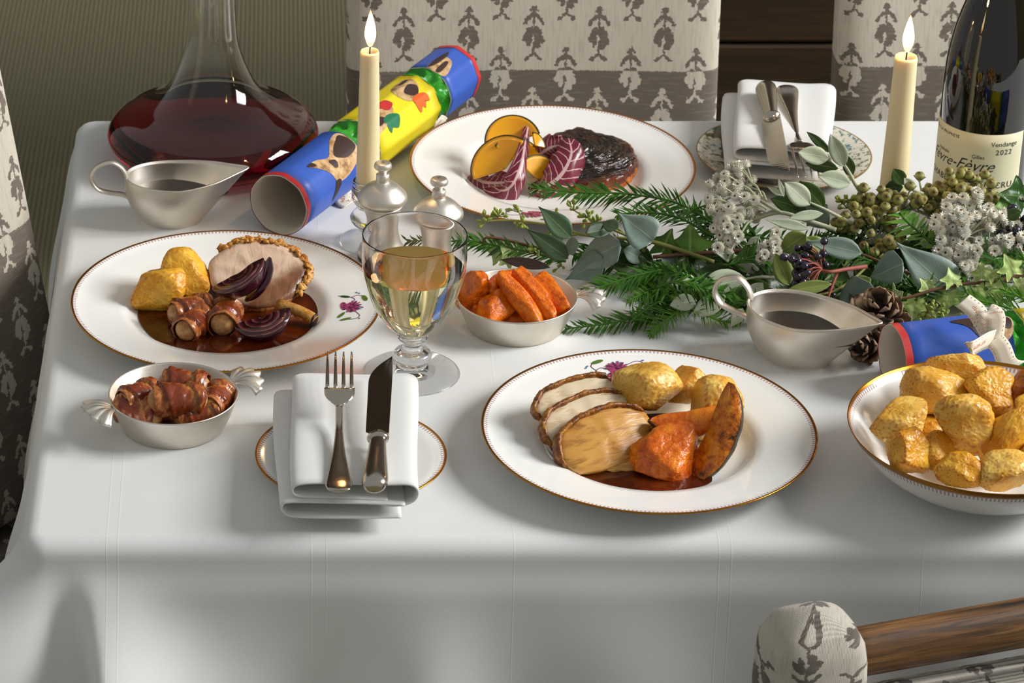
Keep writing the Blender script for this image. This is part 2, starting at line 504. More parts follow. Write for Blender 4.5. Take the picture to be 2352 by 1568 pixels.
def tablecloth():
    r = 0.022; st = 0.007
    per = []        # (x, y, nx, ny, s) s: signed distance along the rim from the front-left corner, + to the right
    def seg(x0, y0, x1, y1, nx, ny, s0, sg):
        L = sqrt((x1 - x0) ** 2 + (y1 - y0) ** 2); n = int(L / st)
        for k in range(n): per.append((lerp(x0, x1, k / n), lerp(y0, y1, k / n), nx, ny, s0 + sg * L * k / n))
    def arc(cx, cy, a0, s0):
        for k in range(9):
            a = a0 + pi / 2 * k / 9
            per.append((cx + r * cos(a), cy + r * sin(a), cos(a), sin(a), s0 + (k / 9 - 0.5) * r * 1.5))
    seg(TX0 + r, TY0, TX1 - r, TY0, 0, -1, 0.017, 1)
    arc(TX1 - r, TY0 + r, -pi / 2, 9)
    seg(TX1, TY0 + r, TX1, TY1 - r, 1, 0, 9.1, 1)
    arc(TX1 - r, TY1 - r, 0, 9)
    seg(TX1 - r, TY1, TX0 + r, TY1, 0, 1, 9.1, 1)
    arc(TX0 + r, TY1 - r, pi / 2, 9)
    L = TY1 - TY0 - 2 * r
    seg(TX0, TY1 - r, TX0, TY0 + r, -1, 0, -(L + 0.017), 1)
    arc(TX0 + r, TY0 + r, pi, 0.0)
    rings = []
    e = 0.015
    for k in range(6):
        a = pi / 2 * k / 5
        rings.append((-e + e * sin(a), -e + e * cos(a), 0.0))
    dmax = 0.235
    for k in range(1, 34):
        d = dmax * k / 33
        rings.append((0.0, -e - d, d))
    g = lambda x, c, w: exp(-((x - c) / w) ** 2)
    N = len(per); V = []
    for off, z, d in rings:
        for x, y, nx, ny, s in per:
            o = off
            if d > 0:
                A = smooth(0, 0.16, d)
                if s > 8:
                    o += 0.010 * A * (1 + sin((x + y) * 31)) + 0.008 * A * (1 if s < 9.05 else 0)
                else:
                    B = smooth(0, 0.12, d)
                    asy = lambda q, c, wl, wr: g(q, c, wl if q < c else wr)
                    o += 0.150 * B * asy(s, -0.012 - 0.06 * d, 0.034, 0.022) + 0.072 * B * asy(s, 0.050 + 0.14 * d, 0.012, 0.034 + 0.34 * d)
                    o += A * 0.020 * g(s, -0.13 - 0.4 * d, 0.035 + 0.08 * d)
                    o += 0.017 * A * (0.6 + 0.5 * sin(s * 17 + 1.2 + d * 3) + 0.35 * sin(s * 41 + 2 - d * 9)) + 0.006 * smooth(0, 0.03, d)
                    if s > 0: o += 0.014 * A * g(s, 0.50 + 0.3 * d, 0.06) + 0.012 * A * g(s, 0.34 - 0.2 * d, 0.04)
                    else: o += 0.006 * A * sin(s * 29)
            V.append((x + nx * o, y + ny * o, TZ + z + (e - e)))
    Fc = grid_faces(len(rings), N, False, True)
    Fc.append(tuple(range(N)))
    return V, Fc
tc = solo('tablecloth', tablecloth(), M_CLOTH, 'white linen tablecloth draped over the whole dining table', 'tablecloth')
ob_n = len(tc.data.polygons)
tc.data.polygons[ob_n - 1].use_smooth = False

# ================================================================ chairs
def bent_box(sx, sy, sz, r, bend, recl, nx=22, nz=26):
    """upholstered pad: superellipse section grid, returns V,F,uv-source"""
    V = []; rows = 2 * nz
    n = 40
    for j in range(nz + 1):
        tz = j / nz
        edge = 1.0
        z = (tz - 0.5) * sz
        dz = min(tz, 1 - tz) * sz
        k = 1.0 if dz > r else sqrt(max(0.0, 1 - (1 - dz / r) ** 2))
        for i in range(n):
            a = 2 * pi * i / n
            cx = sgnpow(cos(a), 0.28); cy = sgnpow(sin(a), 0.45)
            x = cx * (sx / 2 - r * (1 - k) * 0.7); y = cy * sy / 2 * (0.25 + 0.75 * k)
            y += bend * (x / (sx / 2)) ** 2 + recl * z
            V.append((x, y, z))
    Fc = [tuple(reversed(f)) for f in grid_faces(nz + 1, n, False, True)]
    Fc.append(tuple(range(n))); Fc.append(tuple(reversed(range(nz * n, (nz + 1) * n))))
    Fc = [tuple(reversed(f)) for f in Fc]
    return V, Fc
def chair(label, loc, rotz, zband, w=0.394, recl=0.19, xoff=0.0, h=0.56):
    t = thing('dining_chair', label, 'chair', loc, (0, 0, rotz), 'patterned upholstered dining chairs')
    zc = 0.75
    V, Fc = bent_box(w, 0.075, h, 0.03, -0.012, recl)
    uv = [(v[0] + xoff, v[2] + zc - zband - 0.0385) for v in V]
    part('backrest', (V, Fc), M_FAB, t, uv=uv, loc=(0, 0, zc))
    V, Fc = rbox(w, 0.40, 0.08, 0.02, 3)
    part('seat', (V, Fc), M_FAB, t, uv=[(v[0], v[1] - 0.3) for v in V], loc=(0, -0.24, 0.43))
    for sx in (-1, 1):
        part('leg', tube([(sx * (w / 2 - 0.035), -0.40, 0.39), (sx * (w / 2 - 0.035), -0.41, 0.0)], [0.022, 0.016], 8), M_LEG, t, False)
        part('leg', tube([(sx * (w / 2 - 0.035), -0.05, 0.39), (sx * (w / 2 - 0.035), -0.01, 0.0)], [0.022, 0.016], 8), M_LEG, t, False)
    part('apron', box(-w / 2 + 0.02, w / 2 - 0.02, -0.42, -0.05, 0.36, 0.392), M_LEG, t, False)
    return t
chair('patterned cream chair facing us across the table behind the tart plate', (0.268, 3.20, 0), 0, 0.757, xoff=0.0005)
chair('patterned cream chair behind the wine bottle and right-hand candle', (0.786, 3.20, 0), 0, 0.762, xoff=0.012)
chair('patterned chair at the left end of the table, half in shadow', (-0.372, 2.668, 0), 58 * D2R, 0.755, xoff=0.03)

def near_chair():
    t = thing('dining_chair', 'near chair with upholstered post and oak top rail, bottom right corner', 'chair', (0.395, 2.03, 0), (0, 0, 17 * D2R), 'patterned upholstered dining chairs')
    for k, x0 in enumerate((0.0, 0.44)):
        V = []; nz = 30; n = 36; H = 0.40; zb = 0.41
        for j in range(nz + 1):
            tz = j / nz; z = zb + tz * H
            top = max(0.0, (tz * H - (H - 0.042)) / 0.042)
            k2 = sqrt(max(0.0004, 1 - top ** 2.4))
            wx = lerp(0.050, 0.037, tz) * k2; wy = lerp(0.040, 0.034, tz) * k2
            for i in range(n):
                a = 2 * pi * i / n
                V.append((x0 + sgnpow(cos(a), 0.6) * wx + lerp(-0.004, 0, tz), sgnpow(sin(a), 0.6) * wy - 0.0 - 0.03 * (1 - tz), z))
        Fc = grid_faces(nz + 1, n, False, True); Fc.append(tuple(range(n))); Fc.append(tuple(reversed(range(nz * n, nz * n + n))))
        Fc = [tuple(reversed(f)) for f in Fc]
        uv = [(v[0] * 0.9 - v[1] * 0.5, -v[2] + v[1] * 0.8 * smooth(0.765, 0.80, v[2]) + 0.021) for v in V]
        part('upholstered_post', (V, Fc), M_FAB2, t, uv=uv)
    part('top_rail', tube([(0.01 + 0.42 * k / 12, 0.0, 0.762) for k in range(13)], [0.020] * 13, 20, flat=(0.85, 1.0)), M_RAIL, t)
    V, Fc = bent_box(0.42, 0.06, 0.26, 0.025, 0.0, 0.0)
    part('back_panel', (V, Fc), M_FAB2, t, uv=[(v[0] + 0.01, -v[2] + v[1] + 0.033) for v in V], loc=(0.22, -0.012, 0.602))
    V, Fc = rbox(0.46, 0.16, 0.08, 0.02, 3)
    part('seat', (V, Fc), M_FAB2, t, uv=[(v[0], v[1]) for v in V], loc=(0.22, 0.06, 0.42))
    for x0 in (0.0, 0.44):
        part('leg', tube([(x0, -0.03, 0.42), (x0, -0.05, 0.0)], [0.025, 0.018], 8), M_LEG, t, False)
        part('leg', tube([(x0, 0.12, 0.40), (x0, 0.12, 0.0)], [0.022, 0.016], 8), M_LEG, t, False)
near_chair()
# ================================================================ tableware materials
def m_china(name, Ro, hatch=True):
    M = Mt(name, rough=0.12, spec=0.5)
    x, y, z = M.sep(M.coord())
    r = M.ma('SQRT', M.ma('ADD', M.ma('MULTIPLY', x, x), M.ma('MULTIPLY', y, y)))
    ang = M.ma('ARCTAN2', y, x)
    gold = M.ma('MULTIPLY', M.ma('GREATER_THAN', r, Ro - 0.0021), M.ma('GREATER_THAN', z, -1))
    teeth = M.ma('GREATER_THAN', M.ma('SINE', M.ma('MULTIPLY', ang, round(Ro * 1850))), 0.15)
    jit = M.noise(60, 1, 0.5)
    ring = M.ma('MULTIPLY', M.ma('GREATER_THAN', M.ma('ADD', r, M.ma('MULTIPLY', jit, 0.0018)), Ro - 0.0041), M.ma('SUBTRACT', 1.0, gold))
    line = M.ma('MULTIPLY', M.ma('GREATER_THAN', r, Ro - 0.0027), M.ma('SUBTRACT', 1.0, gold))
    red = M.ma('MAXIMUM', M.ma('MULTIPLY', ring, teeth), line) if hatch else 0.0
    c = M.mix(M.ma('MULTIPLY', red, 0.62) if hatch else 0.0, '#fbfaf5', '#8c2440')
    c = M.mix(gold, c, '#b5791f')
    M.set('col', c).set('metal', M.ma('MULTIPLY', gold, 0.9)).set('rough', M.ma('ADD', M.ma('MULTIPLY', gold, 0.12), 0.10))
    return M.m
M_CH14 = m_china('china_dinner', 0.140)
M_CH08 = m_china('china_side', 0.0797)
M_CH11 = m_china('china_bowl', 0.112)
def m_silver(name, col, r0, r1):
    M = Mt(name, metal=1.0)
    n = M.noise(40, 4, 0.6); sc = M.noise(30, 3, 0.7, M.mp(M.coord(), (3, 3, 40)))
    M.set('col', M.mix(M.ma('MULTIPLY', n, 0.7), col, '#c4b9a8'))
    M.set('rough', M.ma('ADD', r0, M.ma('MULTIPLY', M.ma('ADD', n, sc), r1)))
    M.bump(sc, 0.04, 0.0003)
    return M.m
M_SIL = m_silver('worn_silver', '#f4eee4', 0.26, 0.18)
M_STEEL = m_silver('polished_cutlery', '#d0c8bc', 0.10, 0.10)
M_GLASS = Mt('clear_glass', col=(1, 1, 1, 1), rough=0.0, trans=1.0, ior=1.47).m
def m_liquid(name, ior, col, dens):
    M = Mt(name); M.t.nodes.remove(M.b)
    g = M.nd('ShaderNodeBsdfGlass'); g.inputs['Roughness'].default_value = 0.0; g.inputs['IOR'].default_value = ior
    M.t.links.new(g.outputs[0], M.t.nodes['Material Output'].inputs[0])
    return M.volume(col, dens).m
# the wall of liquid touching glass bends light by the ratio of both, its free surface as in air
M_RED = [m_liquid('red_wine_in_glass', 1.34 / 1.47, (0.88, 0.02, 0.06, 1), 48), m_liquid('red_wine_surface', 1.34, (0.88, 0.02, 0.06, 1), 48)]
M_WHITE = [m_liquid('white_wine_in_glass', 1.34 / 1.47, (0.995, 0.95, 0.25, 1), 10), m_liquid('white_wine_surface', 1.34, (0.995, 0.95, 0.25, 1), 10)]
def fill_glass(t, OUT, INN, wl, mats, lname, label, seg=128):
    """glass with its inner wall only above the liquid; liquid = wetted wall + free surface"""
    dry = []
    for (r0, z0), (r1, z1) in zip(INN, INN[1:]):
        dry.append((r0, z0))
        if z0 >= wl > z1:
            q = (z0 - wl) / (z0 - z1); rw = lerp(r0, r1, q); break
    wet = [(rw, wl)] + [(r, z) for r, z in INN if z < wl - 1e-6]
    dry.append((rw, wl))
    part('glass_body', lathe(OUT + dry, seg), M_GLASS, t)
    a = lathe(list(reversed(wet)), seg); b = lathe([(rw, wl), (rw * .5, wl), (0, wl)], seg)
    V, Fc = join(a, b)
    part(lname, (V, Fc), mats, t, label=label, mi=[0] * len(a[1]) + [1] * len(b[1]))
def m_gravy():
    M = Mt('brown_gravy', rough=0.10, coat=0.5, coatr=0.03, spec=0.5)
    M.set('col', M.ramp(M.noise(45, 3, 0.6), [(0.35, '#3a1304'), (0.55, '#541d06'), (0.75, '#6e2b09')]))
    return M.m
M_GRAVY = m_gravy()
M_GRAVYD = plain('dark_gravy', '#241005', 0.06, coat=0.5)
def m_napkin():
    M = Mt('white_napkin_linen', rough=0.85, sheen=0.3, spec=0.15)
    co = M.coord()
    w = M.ma('MULTIPLY', M.wave(520, 0.4, 1, co, 'X'), M.wave(520, 0.4, 1, co, 'Y'))
    M.set('col', lin('#ecebe8')); M.bump(w, 0.25, 0.0004)
    return M.m
M_NAP = m_napkin()

# ================================================================ plates
PL = {'L': (-0.0480, 2.6010), 'F': (0.3085, 2.3630), 'B': (0.2672, 2.8930)}
RIMP = [(0, .0060), (.060, .0060), (.074, .0068), (.082, .0090), (.087, .0128), (.0905, .0160), (.098, .0178), (.125, .0212), (.1375, .0236), (.1392, .0243), (.1400, .0240), (.1396, .0228),
        (.125, .0180), (.098, .0140), (.088, .0100), (.080, .0045), (.074, .0018), (.072, 0), (.068, 0), (.066, .0022), (0, .0026)]
def rim_z(r):
    for (a, za), (b, zb) in zip(RIMP[5:9], RIMP[6:10]):
        if a <= r <= b: return lerp(za, zb, (r - a) / (b - a))
    return 0.02
P_PINK = plain('print_pink', '#a8466e', 0.2); P_PLUM = plain('print_plum', '#6b2a52', 0.2)
P_GRN = plain('print_green', '#5d7a2e', 0.2); P_DGRN = plain('print_dark_green', '#39571f', 0.2); P_BLUE = plain('print_blue', '#5f86a8', 0.2)
def flower_print(parent, ang, rm=0.112, seed=1):
    """small painted flower sprig with leaves and a curling stem on a plate rim"""
    rnd = random.Random(seed)
    V = []; Fc = []; mi = []
    def pt(x, y, h):
        r = rm + y; a = ang - x / rm
        return (r * cos(a), r * sin(a), rim_z(r) + h)
    def ell(cx, cy, a, b, t, m, h):
        n = 10; o = len(V)
        for k in range(n):
            q = 2 * pi * k / n; ex, ey = a * cos(q), b * sin(q)
            V.append(pt(cx + ex * cos(t) - ey * sin(t), cy + ex * sin(t) + ey * cos(t), h))
        Fc.append(tuple(range(o, o + n))); mi.append(m)
    def line(P, w, m, h):
        P = catmull([(a, b, 0) for a, b in P], 6)
        for p, q in zip(P, P[1:]):
            d = (q - p); n = Vector((-d.y, d.x, 0)).normalized() * w
            o = len(V)
            for e in (p - n, q - n, q + n, p + n): V.append(pt(e.x, e.y, h))
            Fc.append((o, o + 1, o + 2, o + 3)); mi.append(m)
    line([(-.024, -.010), (-.018, .000), (-.012, .004), (-.006, .001)], .00035, 1, .0003)
    line([(.006, .002), (.014, .008), (.019, .011), (.024, .009), (.026, .003)], .00035, 1, .0003)
    line([(-.017, .001), (-.019, .008), (-.015, .013)], .00035, 1, .0003)
    ell(-.012, .013, .0055, .0022, .25, 2, .0005); ell(-.020, -.004, .005, .0018, 1.0, 3, .0005); ell(.026, .000, .0055, .002, -1.0, 2, .0005); ell(.018, -.006, .0062, .0020, -.3, 2, .0005)
    ell(-.001, -.006, .0085, .0032, .12, 0, .0004); ell(.001, .000, .0075, .0050, .1, 0, .0005)
    for k in range(9):
        a = -0.3 + k * 0.42; ell(.002 + .0075 * cos(a), .001 + .006 * sin(a), .0036, .0013, a, k % 2, .0006 + .00005 * k)
    for k in range(4): ell(-.006 + k * .004, -.006 + (k % 2) * .001, .0011, .0008, 0, 1, .0007)
    ell(.003, .001, .0026, .0020, 0, 1, .0012); ell(.003, .001, .0014, .0010, 0, 0, .0014)
    for cx, cy in ((-.024, .007), (-.022, .009), (.004, .011), (.006, .009), (.024, .012)): ell(cx, cy, .0013, .0009, .5, 4, .0004)
    part('printed_flower', (V, Fc), [P_PINK, P_PLUM, P_GRN, P_DGRN, P_BLUE], parent, False, mi=mi, label='pink and green painted flower sprig')
def dinner_plate(k, label, fl):
    x, y = PL[k]
    t = thing('dinner_plate', label, 'plate', (x, y, TZ), group='white dinner plates with gold rim')
    part('plate_body', lathe(RIMP, 160), M_CH14, t)
    flower_print(t, fl, seed=ord(k))
    return t
dinner_plate('L', 'white gold-rimmed dinner plate holding roast pork, at the left', -4 * D2R)
dinner_plate('F', 'white gold-rimmed dinner plate holding sliced turkey and squash, in front', 99 * D2R)
dinner_plate('B', 'white gold-rimmed dinner plate holding the dark tart, at the back', -103 * D2R)

SP = [(0, .004), (.045, .004), (.055, .0055), (.066, .009), (.0785, .0128), (.0797, .0128), (.0795, .0118), (.066, .007), (.055, .0035), (.044, .0015), (.042, 0), (.039, 0), (.037, .0016), (0, .0018)]
p = at(806, 1041, .0125)
solo('side_plate', lathe(SP, 128), M_CH08, 'small white gold-rimmed side plate under the front napkin', 'plate', (p.x, p.y, TZ))
def m_tree_china():
    M = Mt('tree_patterned_china', rough=0.12, coat=0.3, coatr=0.05)
    co = M.coord(); x, y, z = M.sep(co)
    r = M.ma('SQRT', M.ma('ADD', M.ma('MULTIPLY', x, x), M.ma('MULTIPLY', y, y)))
    n1 = M.noise(38, 4, 0.6); n2 = M.noise(150, 3, 0.7); n3 = M.noise(22, 2, 0.5, M.mp(co, (1, 1, 1), (3, 1, 0)))
    c = M.mix(M.step(0.5, 0.6, n3), '#e6dfce', '#d8c6a6')
    wob = M.ma('MULTIPLY', M.ma('SUBTRACT', n1, 0.5), 0.06)
    trunk = M.ma('LESS_THAN', M.ma('ABSOLUTE', M.ma('ADD', M.ma('ADD', x, 0.045), wob)), M.ma('ADD', 0.010, M.ma('MULTIPLY', M.ma('ABSOLUTE', y), 0.16)))
    c = M.mix(trunk, c, M.mix(n2, '#6d5543', '#a08468'))
    leaf = M.ma('MULTIPLY', M.step(0.53, 0.57, n2), M.step(0.046, 0.058, r))
    c = M.mix(M.ma('MULTIPLY', leaf, 0.85), c, M.mix(M.step(0.45, 0.6, n1), '#4d7f8a', '#4d6b33'))
    edge = M.ma('GREATER_THAN', r, 0.0853)
    c = M.mix(edge, c, '#8a6b2c')
    M.set('col', c)
    return M.m
p = at(1800, 352, .0125)
k = 0.0868 / 0.0797
solo('side_plate', lathe([(a * k, b * 1.1) for a, b in SP], 128), m_tree_china(), 'side plate painted with a brown tree and green leaves under the far napkin', 'plate', (p.x, p.y, TZ))

# potato bowl
p = at(2265, 977, .054); PB = (p.x, p.y)
BP = [(0, .007), (.035, .007), (.055, .0105), (.075, .019), (.092, .032), (.104, .046), (.1113, .0545), (.1120, .0545), (.1119, .0535), (.106, .043), (.094, .028), (.076, .014), (.056, .005), (.050, .0), (.046, 0), (.044, .003), (0, .003)]
solo('serving_bowl', lathe(prof_smooth(BP, 4), 144), M_CH11, 'white gold-rimmed bowl heaped with roast potatoes at the right edge', 'bowl', (PB[0], PB[1], TZ))

# ================================================================ silver dishes with shell handles
def shell_handle():
    V = []; nu, nv = 13, 29
    def fn(i, j):
        s = i; a = (j - 0.5) * 1.9
        rr = 0.006 + s * 0.024
        rib = 0.0012 * cos(a * 17) * s
        scal = 1 + 0.06 * cos(a * 17) * (s > 0.9)
        return (rr * cos(a) * scal - 0.006, rr * sin(a) * (0.72 + .3 * s) * scal, 0.005 * sin(s * pi * 0.8) - 0.006 * s * s * abs(a) + rib)
    return thicken(sheet(fn, nu, nv), nu, nv, 0.0016)
def silver_dish(label, loc, ang, sc=1.0):
    t = thing('silver_dish', label, 'dish', loc, (0, 0, ang), 'round silver dishes with shell handles')
    pr = [(0, .0018), (.040, .0018), (.0425, .0028), (.0485, .016), (.0535, .0298), (.0545, .0312), (.0553, .0308), (.0549, .0292), (.0500, .015), (.0440, .0012), (.0425, 0), (0, 0)]
    part('dish_body', lathe([(a * sc, b * sc) for a, b in pr], 96), M_SIL, t)
    for s in (0, pi):
        o = part('shell_handle', shell_handle(), M_SIL, t, loc=(cos(s) * .0560 * sc, sin(s) * .0560 * sc, .0285 * sc), rot=(0, 0, s))
    return t
p = at(399, 975); PIG = (p.x, p.y)
silver_dish('round silver dish of bacon-wrapped sausages at the front left', (p.x, p.y, TZ), 205 * D2R)
p = at(1184, 747); CAR = (p.x, p.y)
silver_dish('round silver dish of roast carrots beside the wine glass', (p.x, p.y, TZ), 4 * D2R, 0.985)

# ================================================================ gravy boats
def gravy_boat(label, loc, ang, gravy_label, sc=1.0):
    t = thing('gravy_boat', label, 'gravy boat', loc, (0, 0, ang), 'silver gravy boats')
    n = 72
    def rim(a):
        c, s = cos(a), sin(a)
        if c >= 0:
            x = 0.072 * c ** 1.35 if c > 0 else 0
            y = 0.037 * sgnpow(s, 1.15) * (1 - 0.30 * c ** 3) 
            pin = smooth(0.60, 1.0, c)
            y *= 1 - 0.25 * pin
        else:
            x = 0.052 * -(abs(c) ** 0.95); y = 0.037 * s
        z = 0.0485 + 0.007 * max(0, c) ** 2 + 0.002 * max(0, -c)
        return x, y, z
    def base(a):
        return (0.028 * cos(a) - 0.004, 0.021 * sin(a), 0)
    def wall(a, tt, ins):
        rx, ry, rz = rim(a); bx, by, _ = base(a)
        w = tt ** lerp(0.72, 1.0, smooth(-0.3, 1, cos(a)))
        bul = 0.006 * sin(tt * pi) * (1 - smooth(-0.3, 0.95, cos(a)))
        x = lerp(bx, rx, w); y = lerp(by, ry, w)
        d = sqrt(x * x + y * y) or 1
        x += x / d * bul; y += y / d * bul
        if ins:
            x -= ins * cos(a); y -= math.copysign(min(ins * max(abs(sin(a)), smooth(0, .2, abs(sin(a)))), abs(y)), y)
        return (x, y, rz * tt + ins * (1 - tt))
    def shell(flare):
        V = []; m = 18
        for j in range(m + 1):
            for k in range(n):
                V.append(wall(2 * pi * k / n, j / m, 0))
        # lip and inner wall
        for j in range(m, -1, -1):
            for k in range(n):
                V.append(wall(2 * pi * k / n, j / m, 0.0014))
        Fc = [tuple(reversed(f)) for f in grid_faces(2 * m + 2, n, False, True)]
        Fc.append(tuple(range(n))); Fc.append(tuple(reversed(range((2 * m + 1) * n, (2 * m + 2) * n))))
        return [Vector(v) * sc for v in V], [tuple(reversed(f)) for f in Fc]
    part('boat_body', shell(0), M_SIL, t)
    # lip bead
    part('rim_bead', tube([Vector(rim(2 * pi * k / n)) * sc for k in range(n + 1)], 0.0011 * sc, 6, False), M_SIL, t)
    hp = [(-0.050, 0, .049), (-0.055, 0, .060), (-0.066, 0, .067), (-0.080, 0, .062), (-0.086, 0, .050), (-0.080, 0, .038), (-0.067, 0, .033), (-0.056, 0, .031), (-0.046, 0, .026)]
    path = catmull([Vector(h) * sc for h in hp], 7)
    part('handle', tube(path, [0.0036 * sc] * len(path), 10, True, (1.25, 0.55)), M_SIL, t)
    # gravy inside
    tl = 0.60; V = [(0, 0, 0.0485 * tl * sc)]
    for k in range(n):
        x, y, z = wall(2 * pi * k / n, tl, 0.0008)
        V.append((x * sc, y * sc, 0.0485 * tl * sc))
    g = solo('gravy', (V, [(0, 1 + k, 1 + (k + 1) % n) for k in range(n)]), M_GRAVYD, gravy_label, 'gravy', Vector(loc), (0, 0, ang))
    return t
p = at(408, 505)
gravy_boat('silver gravy boat standing in front of the red wine decanter', (p.x, p.y, TZ), 5 * D2R, 'dark gravy inside the boat by the decanter', 0.95)
p = at(1838, 826)
gravy_boat('silver gravy boat standing between the garland and the turkey plate', (p.x, p.y, TZ), -29 * D2R, 'dark gravy inside the boat beside the garland', 0.98)

# ================================================================ decanter
p = at(490, 360)
dc = thing('wine_decanter', 'wide-bottomed clear glass decanter half full of red wine', 'decanter', (p.x, p.y, TZ))
OUT = prof_smooth([(0, .003), (.030, .001), (.050, 0), (.075, .0025), (.095, .0105), (.105, .023), (.102, .035), (.088, .048), (.064, .060), (.046, .075), (.0345, .097), (.0262, .123), (.0238, .150), (.0230, .19), (.0232, .27)], 5)
INN = prof_smooth([(.0214, .27), (.0212, .19), (.0220, .150), (.0244, .1225), (.0325, .0962), (.0440, .0735), (.062, .0584), (.0860, .0462), (.0998, .034), (.1028, .0235), (.0935, .0125), (.0745, .0058), (.050, .0036), (.030, .0042), (0, .006)], 5)
fill_glass(dc, OUT, INN, 0.041, M_RED, 'red_wine', 'dark red wine')

# ================================================================ wine glass
p = at(946, 857)
wg = thing('wine_glass', 'short-stemmed glass of white wine in front of the salt and pepper mills', 'wine glass', (p.x, p.y, TZ))
INN = prof_smooth([(.0447, .1352), (.0443, .1342), (.0445, .12), (.0440, .105), (.0402, .088), (.0330, .067), (.0205, .0500), (.0100, .0452), (0, .0448)], 6)
OUT = prof_smooth([(.0447, .1352), (.0452, .1342), (.0454, .12), (.0449, .105), (.0411, .0875), (.0339, .066), (.0215, .0482), (.0135, .0425), (.0128, .0395), (.0138, .0372), (.0125, .0348), (.0088, .0333), (.0080, .029), (.0090, .0255), (.0150, .0225), (.0172, .0185), (.0160, .0145), (.0130, .0110), (.0150, .0080), (.030, .0042), (.0405, .0022), (.0415, .0012), (.0405, 0), (.02, .0), (0, .0005)], 4)
fill_glass(wg, list(reversed(OUT)), INN, 0.103, M_WHITE, 'white_wine', 'pale yellow white wine')

# ================================================================ text helper
def text_vf(s, size=1.0, shear=0.0, space=1.0, offset=0.0, align='CENTER'):
    cu = bpy.data.curves.new('txt', 'FONT')
    cu.body = s; cu.size = size; cu.shear = shear; cu.align_x = align; cu.space_character = space; cu.offset = offset
    cu.resolution_u = 3; cu.fill_mode = 'FRONT'
    o = bpy.data.objects.new('txt', cu); COL.objects.link(o)
    dg = bpy.context.evaluated_depsgraph_get(); dg.update()
    ev = o.evaluated_get(dg); me = ev.to_mesh()
    V = [v.co.copy() for v in me.vertices]; Fc = [tuple(q.vertices) for q in me.polygons]
    ev.to_mesh_clear()
    bpy.data.objects.remove(o, do_unlink=True); bpy.data.curves.remove(cu)
    return V, Fc

# ================================================================ salt and pepper mills
M_BAND = plain('dark_blue_band', '#20263a', 0.3)
def mill(label, loc, letter):
    t = thing('salt_mill' if letter == 'S' else 'pepper_mill', label, 'mill', loc)
    part('body', lathe(prof_smooth([(0, .0), (.0220, 0), (.0222, .004)], 2) + prof_smooth([(.0222, .009), (.0218, .014), (.0170, .024), (.0145, .036), (.0150, .047), (.0178, .057), (.0180, .0605), (0, .0605)], 4), 64), M_SIL, t)
    part('band', lathe([(.0214, .0042), (.0224, .0046), (.0224, .0086), (.0214, .0089)], 64), M_BAND, t)
    c = part('cap', lathe(prof_smooth([(.0176, .0606), (.0224, .0640), (.0232, .0672), (.0215, .0715), (.0140, .0790), (.0072, .0825), (.0058, .0838), (.0060, .0850)], 4) + [(.0062, .0856), (.0062, .0906), (.0052, .0914), (.0036, .0920), (0, .0920)], 64), M_SIL, t)
    k = part('knob', lathe(prof_smooth([(.0034, .0918), (.0045, .0945), (.0078, .0972), (.0082, .0995), (.0070, .1022), (.0040, .1030), (0, .1032)], 4), 48), M_SIL, t)
    V, Fc = text_vf(letter, 0.0075)
    part('letter', ([(v.x, v.y - 0.0024, .1034) for v in V], Fc), plain('engraved_letter', '#6d665c', 0.4), k, False)
p = at(876, 602); mill('silver salt mill with mushroom cap, left of the pair', (p.x, p.y, TZ), 'S')
p = at(1003, 640); mill('silver pepper mill with mushroom cap, right of the pair', (p.x, p.y, TZ), 'P')

# ================================================================ candles
def m_wax():
    M = Mt('cream_wax', col=lin('#efe0b4'), rough=0.35, sss=0.6, sssr=(0.02, 0.012, 0.006), ssss=0.5)
    return M.m
M_WAX = m_wax()
M_WICK = plain('burnt_wick', '#17110c', 0.9)
def m_flame():
    m = bpy.data.materials.new('flame'); m.use_nodes = True; t = m.node_tree
    t.nodes.remove(t.nodes['Principled BSDF'])
    tc = t.nodes.new('ShaderNodeTexCoord'); sp = t.nodes.new('ShaderNodeSeparateXYZ'); t.links.new(tc.outputs['Object'], sp.inputs[0])
    mr = t.nodes.new('ShaderNodeMapRange'); mr.inputs[1].default_value = 0.0; mr.inputs[2].default_value = 0.036; t.links.new(sp.outputs[2], mr.inputs[0])
    rp = t.nodes.new('ShaderNodeValToRGB'); t.links.new(mr.outputs[0], rp.inputs[0])
    e = rp.color_ramp.elements; e[0].position = 0.0; e[0].color = (0.10, 0.07, 0.10, 1); e[1].position = 1.0; e[1].color = (1.0, 0.32, 0.05, 1)
    for q, c in ((0.14, (0.75, 0.26, 0.07, 1)), (0.30, (1.0, 0.62, 0.22, 1)), (0.62, (1.0, 0.80, 0.42, 1)), (0.85, (1.0, 0.62, 0.20, 1))):
        n = e.new(q); n.color = c
    em = t.nodes.new('ShaderNodeEmission'); em.inputs[1].default_value = 9.0; t.links.new(rp.outputs[0], em.inputs[0])
    t.links.new(em.outputs[0], t.nodes['Material Output'].inputs[0])
    return m
M_FLAME = m_flame()
